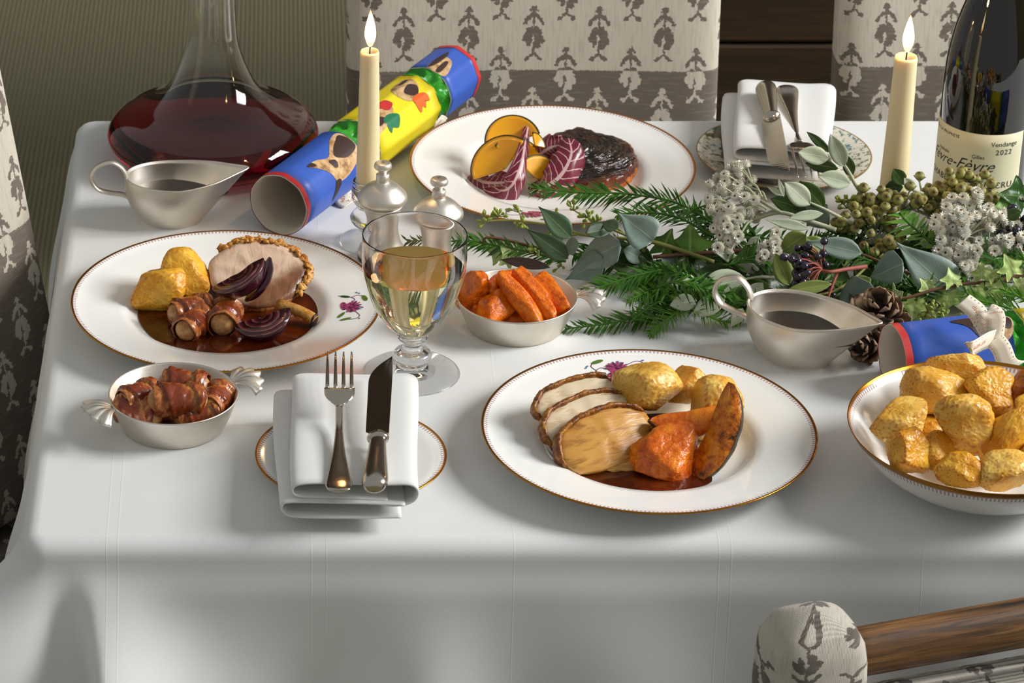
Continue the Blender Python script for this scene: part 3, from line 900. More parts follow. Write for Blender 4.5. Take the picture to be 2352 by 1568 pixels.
def candle(label, stick_label, loc, zb, h, r0, r1):
    x, y, _ = loc
    st = thing('candlestick', stick_label, 'candlestick', (x, y, TZ))
    part('stick_body', lathe(prof_smooth([(0, 0), (.0240, 0), (.0258, .002), (.0225, .006), (.0130, .0105), (.0085, .015), (.0130, .0195), (.0165, .026), (.0130, .0325), (.0090, .0365), (.0125, .0415), (.0152, .048), (.0150, .056), (.0140, zb + .008), (.0118, zb + .008), (.0114, zb + .001), (0, zb)], 4), 64), M_GLASS, st)
    t = thing('candle', label, 'candle', (x, y, TZ + zb + .001))
    pr = [(0, 0), (r0 * .93, 0), (r0, .010)] + [(lerp(r0, r1, q / 8), .010 + (h - .016) * q / 8) for q in range(1, 9)] + [(r1 * 1.01, h - .0025), (r1 * .93, h), (r1 * .80, h - .0012), (r1 * .4, h - .0038), (0, h - .0042)]
    part('wax', lathe(pr, 64), M_WAX, t)
    part('wick', tube([(0, 0, h - .005), (.0002, 0, h + .002), (.0010, 0, h + .008)], [.0007, .0007, .0005], 6), M_WICK, t)
    fl = lathe(prof_smooth([(0, 0), (.0020, .0015), (.0042, .007), (.0052, .0130), (.0043, .0210), (.0021, .0300), (.0006, .0350), (0, .0365)], 4), 24)
    part('flame', fl, M_FLAME, t, loc=(0.0004, 0, h + .0035))
    ld = bpy.data.lights.new('candle_glow', 'POINT'); ld.energy = 0.28; ld.color = (1.0, 0.55, 0.22); ld.shadow_soft_size = 0.006
    lo_ = bpy.data.objects.new('candle_glow', ld); COL.objects.link(lo_); lo_.parent = t; lo_.location = (0, 0, h + .050)
p = at(843, 556)
candle('lit cream candle in front of the blue and yellow cracker', 'clear glass candlestick with beaded stem behind the salt mill', p, .056, .139, .0112, .0088)
p = at(2036, 598)
candle('lit cream candle standing behind the garland, left of the bottle', 'glass candlestick hidden among the garland foliage', p, .056, .150, .0132, .0104)

# ================================================================ wine bottle
p = at(2238, 502)
bt = thing('wine_bottle', 'dark green wine bottle with cream label at the right', 'bottle', (p.x, p.y, TZ))
M_BOT = Mt('dark_bottle_glass', col=lin('#0e0b05'), rough=0.03, spec=0.6, coat=0.5, coatr=0.0).m
BR = 0.0427
part('bottle_glass', lathe(prof_smooth([(0, .012), (.02, .006), (.034, .001), (.040, .001), (BR, .006)], 3) + [(BR, .03), (BR, .10), (BR, .135)] + prof_smooth([(BR, .150), (.0412, .172), (.0365, .200), (.0285, .228), (.0205, .252), (.0160, .272), (.0150, .290), (.0148, .30)], 4) + [(.0148, .305), (0, .305)], 96), M_BOT, bt)
M_LABEL = plain('cream_paper_label', '#ddd7b4', 0.6)
A0 = -pi / 2 - 0.56
LZ0, LZ1, LH = 0.028, 0.107, 1.32
def on_bottle(x, z, h=0.0002):
    a = A0 + x / BR
    return ((BR + h) * cos(a), (BR + h) * sin(a), z)
nu, nv = 60, 6
V, Fc = sheet(lambda i, j: on_bottle((i * 2 - 1) * LH * BR, lerp(LZ0, LZ1, j)), nu, nv)
lb = part('label', thicken((V, Fc), nu, nv, 0.0003), M_LABEL, bt, label='cream paper wine label')
M_INK = plain('black_ink', '#1d1a18', 0.6)
def ltext(s, x, z, size, shear=0, space=1.0, off=0.0):
    V, Fc = text_vf(s, size, shear, space, off)
    part('label_text', ([on_bottle(v.x + x, v.y + z, 0.0006) for v in V], Fc), M_INK, lb, False)
ltext('MIS EN BOUTEILLE À LA PROPRIÉTÉ', -.0420, .0985, .0042, 0, 1.0)
ltext('Vendange', .0350, .0950, .0068, 0.0)
ltext('2022', .0350, .0865, .0074, 0.0, 1.15)
ltext('Fèvre', -.0310, .0690, .0150, 0.45, 0.95, -.0001)
ltext('-', -.0115, .0700, .0140, 0.3)
ltext('Fèvre', .0080, .0690, .0165, 0.45, 0.98, -.0001)
ltext('Nathalie', -.0265, .0800, .0045); ltext('Gilles', .0110, .0818, .0054)
ltext('CHABLIS GRAND CRU', .0, .0520, .0088, 0, 1.1)
ltext('VAUDÉSIR', .0, .0400, .0080, 0, 1.1)
# ================================================================ napkins
def napkin(label, loc, ang, w, L, H, tilt=0.0):
    t = thing('napkin', label, 'napkin', loc, (0, 0, ang), 'folded white napkins')
    def layer(pts, yo0, yo1, amp, seed):
        P = catmull([(a, 0, b) for a, b in pts], 7)
        nu, nv = len(P), 22
        rnd = random.Random(seed)
        def fn(i, j):
            q = P[min(nu - 1, int(round(i * (nu - 1))))]
            y = lerp(yo0, yo1, j)
            e = (j - 0.5) * 2
            wav = amp * (0.6 * sin(j * 5 + seed) + 0.4 * sin(q.x * 60 + j * 3 + seed))
            x = q.x * (1 + 0.05 * e * 0.5) + 0.002 * sin(j * 4 + seed * 2)
            z = q.z * (1 + wav * 8) + tilt * y
            return Vector((x, y, z))
        return thicken(sheet(fn, nu, nv), nu, nv, 0.0016)
    h = w / 2
    part('napkin_fold', layer([(h * .70, .0015), (0, .001), (-h * .9, .002), (-h * 1.10, H * .22), (-h * 1.12, H * .40), (-h * .95, H * .52), (0, H * .48), (h * .75, H * .42)], -L / 2 - .004, L / 2 - .002, .004, 1), M_NAP, t)
    part('napkin_fold', layer([(h * .55, H * .50), (0, H * .55), (-h * .75, H * .60), (-h * .90, H * .78), (-h * .80, H * .97), (-h * .4, H * 1.00), (h * .4, H * .96), (h * .85, H * .98), (h * 1.0, H * .80), (h * .97, H * .52), (h * .80, H * .36), (h * .55, H * .34), (h * .42, H * .45)], -L / 2, L / 2, .005, 2), M_NAP, t)
    return t
p = at(806, 1055, .011)
napkin('folded white napkin on the front side plate, under fork and knife', (p.x, p.y - .004, TZ + .0135), 0.0, .108, .184, .030)
p = at(1800, 345, .012)
napkin('folded white napkin on the tree-patterned plate at the back', (p.x - .002, p.y + .012, TZ + .0145), -8 * D2R, .100, .168, .030)

# ================================================================ cutlery
def fork(label, M4):
    t = thing('fork', label, 'fork', group='silver table forks'); t.matrix_world = M4
    # y runs from handle end (0) to tine tips (.200); z profile
    def zc(y): return 0.0025 + 0.0075 * smooth(.02, .0, y) * 0.35 + 0.008 * sin(max(0, (y - .10)) / .10 * pi * 0.9) - .0025 * smooth(0, .11, y) + .004 * smooth(.155, .2, y)
    ws = [(0, .0062), (.003, .0098), (.012, .0108), (.035, .0080), (.06, .0052), (.09, .0034), (.115, .0032), (.122, .0038), (.127, .0090), (.133, .0122), (.142, .0126)]
    W = [(q.x, q.y) for q in catmull([(a, b, 0) for a, b in ws], 4)]
    def prof(sec):
        V = []
        for y, w in sec:
            th = 0.0012 if y > .12 else lerp(.0016, .0020, smooth(0, .1, y))
            for k in range(12):
                a = 2 * pi * k / 12
                V.append((w * cos(a), y, zc(y) + th * sgnpow(sin(a), .8) + (0.10 * w * cos(a) ** 2 if y > .125 else 0)))
        n = len(sec); Fc = grid_faces(n, 12, False, True); Fc.append(tuple(range(12))); Fc.append(tuple(reversed(range((n - 1) * 12, n * 12))))
        return V, Fc
    part('handle', prof([q for q in W if q[0] <= .122]), M_STEEL, t)
    part('head', prof([q for q in W if q[0] >= .121]), M_STEEL, t)
    for k in range(4):
        x0 = (k - 1.5) * 0.0067
        pts = [(x0, .140 + .06 * q / 8, zc(.140 + .06 * q / 8)) for q in range(9)]
        part('tine', tube(pts, [lerp(.0018, .0007, (q / 8) ** 1.5) for q in range(9)], 8, True, (1, .7)), M_STEEL, t)
    return t
def knife(label, M4, flip=1):
    t = thing('knife', label, 'knife', group='silver table knives'); t.matrix_world = M4
    # y: handle end 0 -> tip
    pr = [(0, .0), (.0065, .0008), (.0098, .005), (.0108, .013), (.0098, .028), (.0080, .050), (.0070, .066), (.0068, .070)]
    V = []; S = prof_smooth(pr, 4); n = 20
    for r, y in S:
        for k in range(n): V.append((r * cos(2 * pi * k / n), y, .0075 + r * 0.72 * sin(2 * pi * k / n)))
    Fc = grid_faces(len(S), n, False, True); Fc.append(tuple(reversed(range((len(S) - 1) * n, len(S) * n))))
    part('handle', (V, Fc), M_STEEL, t)
    V = []; S = prof_smooth([(.0066, .069), (.0088, .071), (.0090, .0745), (.0070, .077), (.0062, .079)], 4)
    for r, y in S:
        for k in range(n): V.append((r * cos(2 * pi * k / n), y, .0075 + r * 0.72 * sin(2 * pi * k / n)))
    Fc = grid_faces(len(S), n, False, True); Fc.append(tuple(range(n))); Fc.append(tuple(reversed(range((len(S) - 1) * n, len(S) * n))))
    part('bolster', (V, Fc), M_STEEL, t)
    L = .118
    out = []
    m = 26
    for q in range(m + 1):
        s = q / m; y = .0785 + L * s
        xr = .0088 - .0004 * s if s < .75 else lerp(.0085, .0072, (s - .75) / .25)
        xl = -.0105 - .0015 * s if s < .68 else lerp(-.0115, .0066, ((s - .68) / .32) ** 2.2)
        if s < .03: xl = lerp(-.006, -.0105, s / .03)
        out.append((y, xl, xr))
    V = []
    for y, xl, xr in out:
        for x, zz in ((xl, 0), (lerp(xl, xr, .7), .0006), (xr, .0009), (xr, -.0009), (lerp(xl, xr, .7), -.0006)):
            V.append((x * flip, y, .0075 + zz))
    Fc = grid_faces(len(out), 5, False, True); Fc.append((0, 1, 2, 3, 4)); Fc.append(tuple(reversed(range((len(out) - 1) * 5, len(out) * 5))))
    part('blade', (V, Fc), M_BLADE, t, sm=False)
    return t
M_BLADE = m_silver('knife_blade_steel', '#b9b4aa', 0.06, 0.06)
def lay(p0, p1, roll=0.0):
    """matrix: origin p0, y towards p1"""
    y = (p1 - p0).normalized(); x = y.cross(Vector((0, 0, 1))).normalized(); z = x.cross(y)
    M = Matrix((x, y, z)).transposed().to_4x4(); M.translation = p0
    return M @ Matrix.Rotation(roll, 4, 'Y')
fork('silver fork lying on the front napkin, tines up', lay(at(778, 1139, .0435), at(780, 836, .060)))
knife('silver knife lying on the front napkin beside the fork', lay(at(862, 1140, .0425), at(884, 838, .056), -0.12))
fork('silver fork on the far napkin with its handle towards the chair', lay(at(1806, 208, .047), at(1858, 430, .036)), )
knife('silver knife on the far napkin with its handle towards the chair', lay(at(1760, 210, .048), at(1808, 450, .040), 0.25), -1)

# ================================================================ crackers
def m_paper(name, col, rough=0.4):
    M = Mt(name, rough=rough, spec=0.4)
    n = M.noise(400, 2, 0.6)
    c = lin(col)
    M.set('col', M.mix(M.ma('MULTIPLY', n, 0.35), c, tuple(min(1, v * 1.5 + .01) for v in c[:3]) + (1,)))
    M.bump(n, 0.08, 0.0004)
    return M.m
def m_crust0(name, a, b, c):
    M = Mt(name, rough=0.5)
    M.set('col', M.ramp(M.noise(110, 4, 0.65), [(0.34, a), (0.48, b), (0.64, c)])); return M.m
M_PBLUE = m_paper('blue_paper', '#355ab4'); M_PRED = m_paper('red_paper', '#bd2f2d'); M_PGRN = m_paper('green_tissue', '#2b8a1d', 0.3)
M_PYEL = m_paper('yellow_paper', '#ecd321'); M_CARD = plain('plain_card_lining', '#e2d6c6', 0.8)
M_TAN = m_crust0('print_tan', '#8a6238', '#c49c6a', '#d8b98c'); M_DKB = plain('print_dark_brown', '#3a2520', 0.5); M_ORG = plain('print_orange', '#e2621a', 0.5); M_PR = plain('print_red', '#c02a2a', 0.5); M_PG = plain('print_teal_green', '#17734a', 0.5)
M_RIB = m_paper('cotton_ribbon', '#e6dcc8', 0.8); M_STITCH = plain('orange_stitch', '#cf6a3c', 0.7)
def cracker(label, p0, p1, rad, cuts, roll=0.0, decals=()):
    """p0 open near end, p1 far end; cuts: fractions where the sections change"""
    L = (p1 - p0).length
    x = (p1 - p0).normalized(); up = Vector((0, 0, 1)); y = up.cross(x).normalized(); z = x.cross(y)
    M = Matrix((x, y, z)).transposed().to_4x4(); M.translation = p0
    t = thing('party_cracker', label, 'cracker', group='paper party crackers'); t.matrix_world = M
    t.location = p0
    seg = 16
    n = 64
    def poly(a, soft):
        # slightly faceted roll of card
        s = 2 * pi / 9; b = ((a + roll) % s) - s / 2
        f = cos(s / 2) / cos(b)
        return lerp(1.0, f * 1.018, soft)
    def roll_sec(xa, xb, soft, r0, r1, m=6, inner=False):
        V = []
        for q in range(m + 1):
            for k in range(n):
                a = 2 * pi * k / n; rr = lerp(r0, r1, q / m) * poly(a, soft)
                V.append((lerp(xa, xb, q / m), rr * cos(a), rr * sin(a)))
        Fc = grid_faces(m + 1, n, False, True)
        return V, Fc
    def tube_sec(name, xa, xb, soft, mat, sink=0.0012):
        V1, F1 = roll_sec(xa, xb, soft, rad, rad); V2, F2 = roll_sec(xa, xb, soft, rad - sink, rad - sink)
        k = len(V1)
        Fc = F1 + [tuple(reversed([i + k for i in f])) for f in F2]
        mi = [0] * len(F1) + [1] * len(F2)
        for e, rv in ((0, 0), (6 * n, 1)):
            for i in range(n):
                q = (e + i, e + (i + 1) % n, e + (i + 1) % n + k, e + i + k)
                Fc.append(q); mi.append(1)
        return part(name, (V1 + V2, Fc), [mat, M_CARD], t, mi=mi)
    def neck(xa, xb, deep):
        V = []; m = 22; rnd = random.Random(int(xa * 1e4))
        ph = [rnd.uniform(0, 6.28) for _ in range(4)]
        for q in range(m + 1):
            s = q / m
            pin = sin(s * pi) ** 0.7
            base = lerp(rad * 0.985, rad * (1 - deep), pin)
            for k in range(n):
                a = 2 * pi * k / n
                cr = abs(((a * 9 / (2 * pi) + 0.35 * sin(s * 5 + ph[0]) + 0.2 * sin(2 * a + ph[1])) % 1) - 0.5) * 2
                rr = base * (1 + 0.16 * (cr - 0.5) * pin * 1.3) + 0.002 * pin * sin(3 * a + ph[2] + s * 6)
                V.append((lerp(xa, xb, s), rr * cos(a), rr * sin(a)))
        o = part('twisted_neck', (V, grid_faces(m + 1, n, False, True)), M_PGRN, t, sm=False)
    c1, c2, c3, c4 = [c * L for c in cuts]
    near = tube_sec('end_barrel', 0, c1, 0.35, M_PBLUE)
    V1, F1 = roll_sec(-0.0004, 0.0065, 0.35, rad + 0.0004, rad + 0.0004, 2)
    part('red_edge', (V1, F1), M_PRED, near)
    neck(c1 - .001, c2 + .001, 0.20)
    mid = tube_sec('middle_barrel', c2, c3, 1.0, M_PYEL)
    neck(c3 - .001, c4 + .001, 0.20)
    far = tube_sec('end_barrel', c4, L, 0.8, M_PBLUE)
    V1, F1 = roll_sec(L - 0.006, L + 0.0004, 0.8, rad + 0.0004, rad + 0.0004, 2)
    part('red_edge', (V1, F1), M_PRED, far)
    # printed animals: flat patches that follow the paper
    for sec, mat, pts, h in decals:
        own = {'n': near, 'm': mid, 'f': far}[sec]; soft = {'n': .35, 'm': 1.0, 'f': .8}[sec]
        xa = {'n': 0, 'm': c2, 'f': c4}[sec]
        P = catmull([(a, b, 0) for a, b in pts], 5, True)
        cx = sum(q.x for q in P) / len(P); cy = sum(q.y for q in P) / len(P)
        V = []; m = 5
        for s in range(m + 1):
            for q in P:
                a = (cy + (q.y - cy) * max(s, .02) / m); xx = cx + (q.x - cx) * max(s, .02) / m
                rr = rad * poly(a, soft) + h
                V.append((xa + xx, rr * cos(a), rr * sin(a)))
        Fc = [tuple(f) for f in grid_faces(m + 1, len(P), False, True)]
        part('printed_animal', (V, Fc), mat, own, True)
    return t, M
D = D2R
# angles: 0 = +y side (away), 90 = top, 180 = side facing the viewer for a roll running to the right
def dd(*q): return [(x, w * D) for x, w in q]
dec1 = [('n', M_TAN, dd((.112, 94), (.112, 148), (.096, 164), (.077, 172), (.061, 168), (.056, 150), (.045, 130), (.035, 113), (.050, 112), (.066, 122), (.080, 110), (.094, 96)), .0003),
        ('n', M_DKB, dd((.109, 100), (.112, 134), (.091, 142), (.076, 129), (.082, 116), (.096, 105)), .0005),
        ('n', M_DKB, dd((.058, 167), (.068, 169), (.061, 188), (.053, 202)), .0005),
        ('n', M_DKB, dd((.034, 112), (.043, 111), (.045, 121), (.039, 119)), .0006),
        ('n', M_DKB, dd((.063, 128), (.072, 133), (.070, 146), (.064, 142)), .0006),
        ('m', M_TAN, dd((.003, 104), (.024, 82), (.050, 96), (.055, 118), (.040, 134), (.022, 142), (.004, 140)), .0003),
        ('m', M_DKB, dd((.008, 98), (.028, 86), (.046, 98), (.040, 106), (.028, 97), (.012, 110)), .0005),
        ('m', M_DKB, dd((.010, 124), (.024, 116), (.032, 126), (.018, 134)), .0005),
        ('m', M_PG, dd((.026, 130), (.040, 124), (.052, 136), (.044, 156), (.034, 150), (.028, 156)), .0006),
        ('m', M_PR, dd((.040, 96), (.056, 98), (.060, 112), (.048, 118), (.042, 110)), .0007),
        ('m', M_TAN, dd((.076, 98), (.090, 80), (.115, 82), (.115, 112), (.100, 128), (.086, 132), (.078, 120)), .0003),
        ('m', M_DKB, dd((.088, 108), (.104, 100), (.112, 112), (.103, 126), (.094, 124)), .0005),
        ('m', M_DKB, dd((.098, 84), (.113, 84), (.113, 91), (.102, 92)), .0005),
        ('m', M_ORG, dd((.086, 132), (.098, 126), (.110, 132), (.112, 150), (.106, 146), (.101, 158), (.096, 150), (.090, 160)), .0006),
        ('f', M_TAN, dd((.002, 92), (.030, 94), (.036, 110), (.028, 122), (.004, 130)), .0003),
        ('f', M_DKB, dd((.004, 92), (.030, 90), (.046, 96), (.034, 102), (.008, 100)), .0005),
        ('f', M_DKB, dd((.004, 110), (.026, 107), (.028, 114), (.005, 119)), .0006)]
CR = 0.0310
c1t, c1m = cracker('blue, green and yellow paper cracker between the decanter and tart plate', at(640, 470, CR), at(1042, 168, CR), CR, (.315, .405, .756, .82), 0.4, dec1)
dec2 = [('n', M_TAN, [(.062, 92 * D), (.085, 88 * D), (.104, 100 * D), (.100, 135 * D), (.086, 150 * D), (.076, 130 * D)], .0003),
        ('n', M_DKB, [(.050, 92 * D), (.072, 90 * D), (.066, 108 * D), (.080, 140 * D), (.072, 138 * D), (.062, 110 * D)], .0005),
        ('n', M_DKB, [(.082, 96 * D), (.102, 100 * D), (.100, 124 * D), (.088, 112 * D)], .0006),
        ('m', M_TAN, [(.004, 90 * D), (.030, 80 * D), (.06, 100 * D), (.06, 170 * D), (.03, 190 * D), (.005, 170 * D)], .0003),
        ('m', M_DKB, [(.02, 100 * D), (.05, 100 * D), (.05, 125 * D), (.02, 120 * D)], .0005)]
CR2 = 0.0300
a = at(2050, 822, CR2); b = a + Vector((cos(14 * D), sin(14 * D), 0)) * 0.33
c2t, c2m = cracker('blue and yellow paper cracker tied with a ribbon behind the potato bowl', a, b, CR2, (.305, .345, .70, .75), 0.1, dec2)

def ribbon(parent, M, paths, w):
    r = None
    for i, (pts, tw) in enumerate(paths):
        P = catmull([M.inverted() @ q for q in pts], 8)
        nu = len(P); V = []
        side0 = Vector(tw)
        Mi = M.to_3x3().inverted()
        s = (Mi @ side0).normalized()
        for k, q in enumerate(P):
            tg = (P[min(k + 1, nu - 1)] - P[max(k - 1, 0)]).normalized()
            sd = (s - tg * s.dot(tg)).normalized()
            for j in range(4): V.append(q + sd * w * (j / 3 - 0.5))
        o = part('ribbon' if r is None else 'ribbon_tail', thicken((V, grid_faces(nu, 4)), nu, 4, 0.0006), M_RIB, parent if r is None else r, True)
        if r is None: r = o
        # stitches along both edges
        VV = []; FF = []
        for k in range(1, nu - 2, 2):
            tg = (P[k + 1] - P[k]).normalized(); sd = (s - tg * s.dot(tg)).normalized(); nn = tg.cross(sd)
            for e in (-.40, .40):
                for sg in (1, -1):
                    n0 = len(VV); c = P[k] + sd * w * e + nn * .0005 * sg
                    VV += [c - sd * .0003, c + tg * .0013 - sd * .0003, c + tg * .0013 + sd * .0003, c + sd * .0003]; FF.append((n0, n0 + 1, n0 + 2, n0 + 3))
        if VV: part('stitching', (VV, FF), M_STITCH, o if o is r else r, False)
        # woven lettering
        if i < 3:
            k0 = nu // 3
            tg = (P[min(nu - 1, k0 + 6)] - P[k0]).normalized(); sd = (s - tg * s.dot(tg)).normalized(); nn = tg.cross(sd)
            cam_l = M.inverted() @ Vector((0, 0, CAM_Z))
            if nn.dot(cam_l - P[k0]) < 0: nn = -nn; sd = -sd
            TV, TF = text_vf('KIT KEMP', .0052, 0, 1.05)
            c = P[nu // 2]
            part('ribbon_text', ([c + tg * v.x + sd * (v.y - .0018) + nn * .0007 for v in TV], TF), M_STITCH, r, False)
    return r
q = lambda u, v, z: at(u, v, z)
ribbon(c2t, c2m, [([q(2278, 772, .058), q(2262, 745, .070), q(2240, 712, .080), q(2212, 690, .084)], (1, .2, .3)),
                  ([q(2278, 772, .060), q(2262, 730, .076), q(2266, 716, .083), q(2286, 728, .080), q(2285, 760, .066), q(2279, 776, .060)], (1, .1, .35)),
                  ([q(2281, 778, .060), q(2262, 784, .064), q(2236, 800, .066), q(2228, 806, .064)], (.3, .2, 1)),
                  ([q(2284, 780, .060), q(2300, 800, .056), q(2316, 836, .044), q(2340, 838, .036)], (1, .1, .5))], .017)
ribbon(c1t, c1m, [([q(770, 410, .012), q(790, 440, .006), q(786, 462, .003), q(800, 470, .002)], (1, .4, .0)),
                  ([q(985, 292, .010), q(1000, 290, .012), q(1010, 280, .010), q(1018, 285, .006)], (.3, .2, 1))], .015)
# ================================================================ food materials
def m_potato(name, pale, gold, brown, amt=0.5):
    M = Mt(name, rough=0.33, sss=0.5, sssr=(0.014, 0.007, 0.002), ssss=0.6, spec=0.5)
    rn = M.nd('ShaderNodeObjectInfo').outputs['Random']
    co = M.vadd(M.coord(), M.comb(M.ma('MULTIPLY', rn, 3.0), M.ma('MULTIPLY', rn, 7.0), 0.0))
    n = M.noise(38, 4, 0.6, co); n2 = M.noise(120, 4, 0.7, co, 0.6); n3 = M.noise(16, 2, 0.5, co)
    c = M.mix(M.step(0.35, 0.65, n), pale, gold)
    c = M.mix(M.ma('MULTIPLY', M.step(0.50, 0.72, n2), M.ma('MULTIPLY', M.step(0.44, 0.62, n3), amt)), c, brown)
    pt = M.nd('ShaderNodeNewGeometry').outputs['Pointiness']
    c = M.mix(M.ma('MULTIPLY', M.step(0.503, 0.55, pt), 0.85), c, brown)
    M.set('col', c)
    M.set('rough', M.ma('ADD', 0.22, M.ma('MULTIPLY', n2, 0.28)))
    M.bump(M.ma('ADD', n2, M.ma('MULTIPLY', n, 0.6)), 0.55, 0.0016)
    return M.m
M_POT = m_potato('roast_potato', '#f4bd3e', '#dd9816', '#a05812', 0.4)
M_POT2 = m_potato('roast_potato_pale', '#f4cb68', '#e2a632', '#a55e16', 0.45)
M_POT3 = m_potato('roast_potato_crisp', '#c57a22', '#a85a15', '#6d3009', 0.9)
def m_meat(name, a, b, skin, edge_axis=None):
    M = Mt(name, rough=0.32, sss=0.2, sssr=(0.01, 0.004, 0.002), ssss=0.5, coat=0.25, coatr=0.15)
    n = M.noise(30, 4, 0.6); f = M.noise(30, 4, 0.65, M.mp(M.coord(), (1.2, 6, 2)), 0.8)
    c = M.mix(n, a, b); c = M.mix(M.ma('MULTIPLY', M.step(0.46, 0.68, f), 0.62), c, skin)
    M.set('col', c); M.bump(f, 0.5, 0.0012)
    return M.m
M_TURK = m_meat('turkey_breast', '#eadcc2', '#dabf94', '#b9854a')
M_TURKG = m_meat('glazed_turkey', '#e4b45c', '#b9721f', '#8a4a12')
def m_pork():
    M = Mt('roast_pork', rough=0.35, sss=0.2, sssr=(0.01, 0.004, 0.002), ssss=0.5, coat=0.2, coatr=0.2)
    x, y, z = M.sep(M.coord())
    n = M.noise(26, 4, 0.6); f = M.noise(34, 4, 0.65, M.mp(M.coord(), (4, 1.5, 2)), 0.8)
    c = M.mix(n, '#e3cdb4', '#cfa88c'); c = M.mix(M.ma('MULTIPLY', M.step(0.5, 0.7, f), 0.5), c, '#b58765')
    w = M.ma('ADD', M.ma('SUBTRACT', M.ma('MULTIPLY', x, 0.8), y), M.ma('MULTIPLY', n, 0.03))
    c = M.mix(M.step(0.022, 0.046, w), c, M.mix(f, '#4a2413', '#a06a42'))
    M.set('col', c); M.bump(M.ma('ADD', f, n), 0.5, 0.0014)
    return M.m
M_PORK = m_pork()
def m_crust(name, a, b, c3, fr=60, rough=0.3):
    M = Mt(name, rough=rough, coat=0.15, coatr=0.12, spec=0.35)
    n = M.noise(fr, 5, 0.65); n2 = M.noise(fr * 4, 3, 0.7)
    M.set('col', M.ramp(M.ma('ADD', M.ma('MULTIPLY', n, 0.75), M.ma('MULTIPLY', n2, 0.25)), [(0.34, a), (0.5, b), (0.66, c3)]))
    M.bump(M.ma('ADD', n, M.ma('MULTIPLY', n2, 0.4)), 0.7, 0.0018)
    return M.m
M_SKIN = m_crust('roast_skin', '#3f1c08', '#84480f', '#c08430', 90)
M_CRACK = m_crust('pork_crackling', '#8a4a12', '#c07f2c', '#dfae62')
M_BONE = m_crust('rib_bone', '#7d4d16', '#b3782a', '#cf9f54', 40)
M_CHAR = m_crust('charred_end', '#120b08', '#2a170e', '#4a2a16', 90)
M_SQ = m_crust('roast_squash', '#a83e08', '#d8650c', '#ee8a1c', 45)
M_SQB = m_crust('browned_squash', '#1f1007', '#c9680c', '#eda024', 48)
M_RIND = m_crust('squash_rind', '#1c1508', '#3a3012', '#5b4a1e', 50, 0.45)
M_CARROT = m_crust('roast_carrot', '#b04804', '#e56c06', '#f58a1a', 70)
M_BERRY = m_crust('cranberry_relish', '#3d0410', '#6b0a1c', '#8c1226', 80, 0.12)
def m_bacon():
    M = Mt('crisp_bacon', rough=0.28, coat=0.3, coatr=0.15)
    uv = M.coord('UV'); x, y, _ = M.sep(uv)
    w = M.noise(3, 3, 0.6, M.mp(uv, (0.8, 1.2, 1)))
    ph = M.ma('FRACT', M.ma('ADD', M.ma('MULTIPLY', x, 0.8), M.ma('MULTIPLY', w, 1.3)))
    n = M.noise(80, 4, 0.65)
    c = M.ramp(ph, [(0.0, '#6d2a10'), (0.25, '#9a4518'), (0.42, '#c98445'), (0.55, '#a8521f'), (0.72, '#7c2f12'), (1.0, '#8a3a14')])
    c = M.mix(M.ma('MULTIPLY', M.step(0.48, 0.75, n), 0.6), c, '#3a1208')
    M.set('col', c); M.bump(M.ma('ADD', n, M.ma('MULTIPLY', ph, 0.5)), 0.6, 0.0015)
    return M.m
M_BACON = m_bacon()
M_SAUS = m_crust('sausage', '#9a5a2c', '#c08a55', '#d3a877', 50)
def m_onion():
    M = Mt('roast_red_onion', rough=0.25, coat=0.4, coatr=0.12)
    x, y, z = M.sep(M.coord())
    r = M.ma('SQRT', M.ma('ADD', M.ma('MULTIPLY', z, z), M.ma('MULTIPLY', M.ma('MULTIPLY', x, x), 0.35)))
    ring = M.ma('FRACT', M.ma('ADD', M.ma('MULTIPLY', r, 260), M.ma('MULTIPLY', M.noise(60, 3, 0.6), 0.9)))
    n = M.noise(70, 4, 0.6)
    c = M.ramp(ring, [(0.0, '#1d090b'), (0.25, '#4b1526'), (0.6, '#6f2738'), (0.85, '#a4705a'), (1.0, '#2a0c0d')])
    c = M.mix(M.step(0.45, 0.7, n), c, '#2a0f0c')
    M.set('col', c); M.bump(M.ma('ADD', ring, n), 0.6, 0.0014)
    return M.m
M_ONION = m_onion()
M_OSKIN = plain('onion_outer', '#3a0f22', 0.2, coat=0.5)
def m_tart():
    M = Mt('caramelised_tart_top', rough=0.22, coat=0.6, coatr=0.08)
    x, y, z = M.sep(M.coord())
    d = M.ma('SQRT', M.ma('ADD', M.ma('MULTIPLY', M.ma('ADD', x, 0.012), M.ma('ADD', x, 0.012)), M.ma('MULTIPLY', M.ma('MULTIPLY', M.ma('ADD', y, -0.010), M.ma('ADD', y, -0.010)), 2.2)))
    ring = M.ma('SINE', M.ma('ADD', M.ma('MULTIPLY', d, 1150), M.ma('MULTIPLY', M.noise(40, 4, 0.6), 9)))
    n = M.noise(50, 4, 0.6)
    rr = M.ma('SQRT', M.ma('ADD', M.ma('MULTIPLY', x, x), M.ma('MULTIPLY', y, y)))
    c = M.ramp(n, [(0.3, '#0f0705'), (0.5, '#22100a'), (0.68, '#40200f')])
    c = M.mix(M.ma('MULTIPLY', M.step(0.4, 1.0, ring), 0.35), c, '#6b4520')
    c = M.mix(M.ma('MULTIPLY', M.step(0.045, 0.053, rr), 0.8), c, M.ramp(n, [(0.35, '#3a0f05'), (0.55, '#7c2d0c'), (0.72, '#a8551a')]))
    M.set('col', c); M.bump(M.ma('ADD', M.ma('MULTIPLY', ring, 0.5), M.ma('MULTIPLY', n, 1.5)), 0.8, 0.0022)
    return M.m
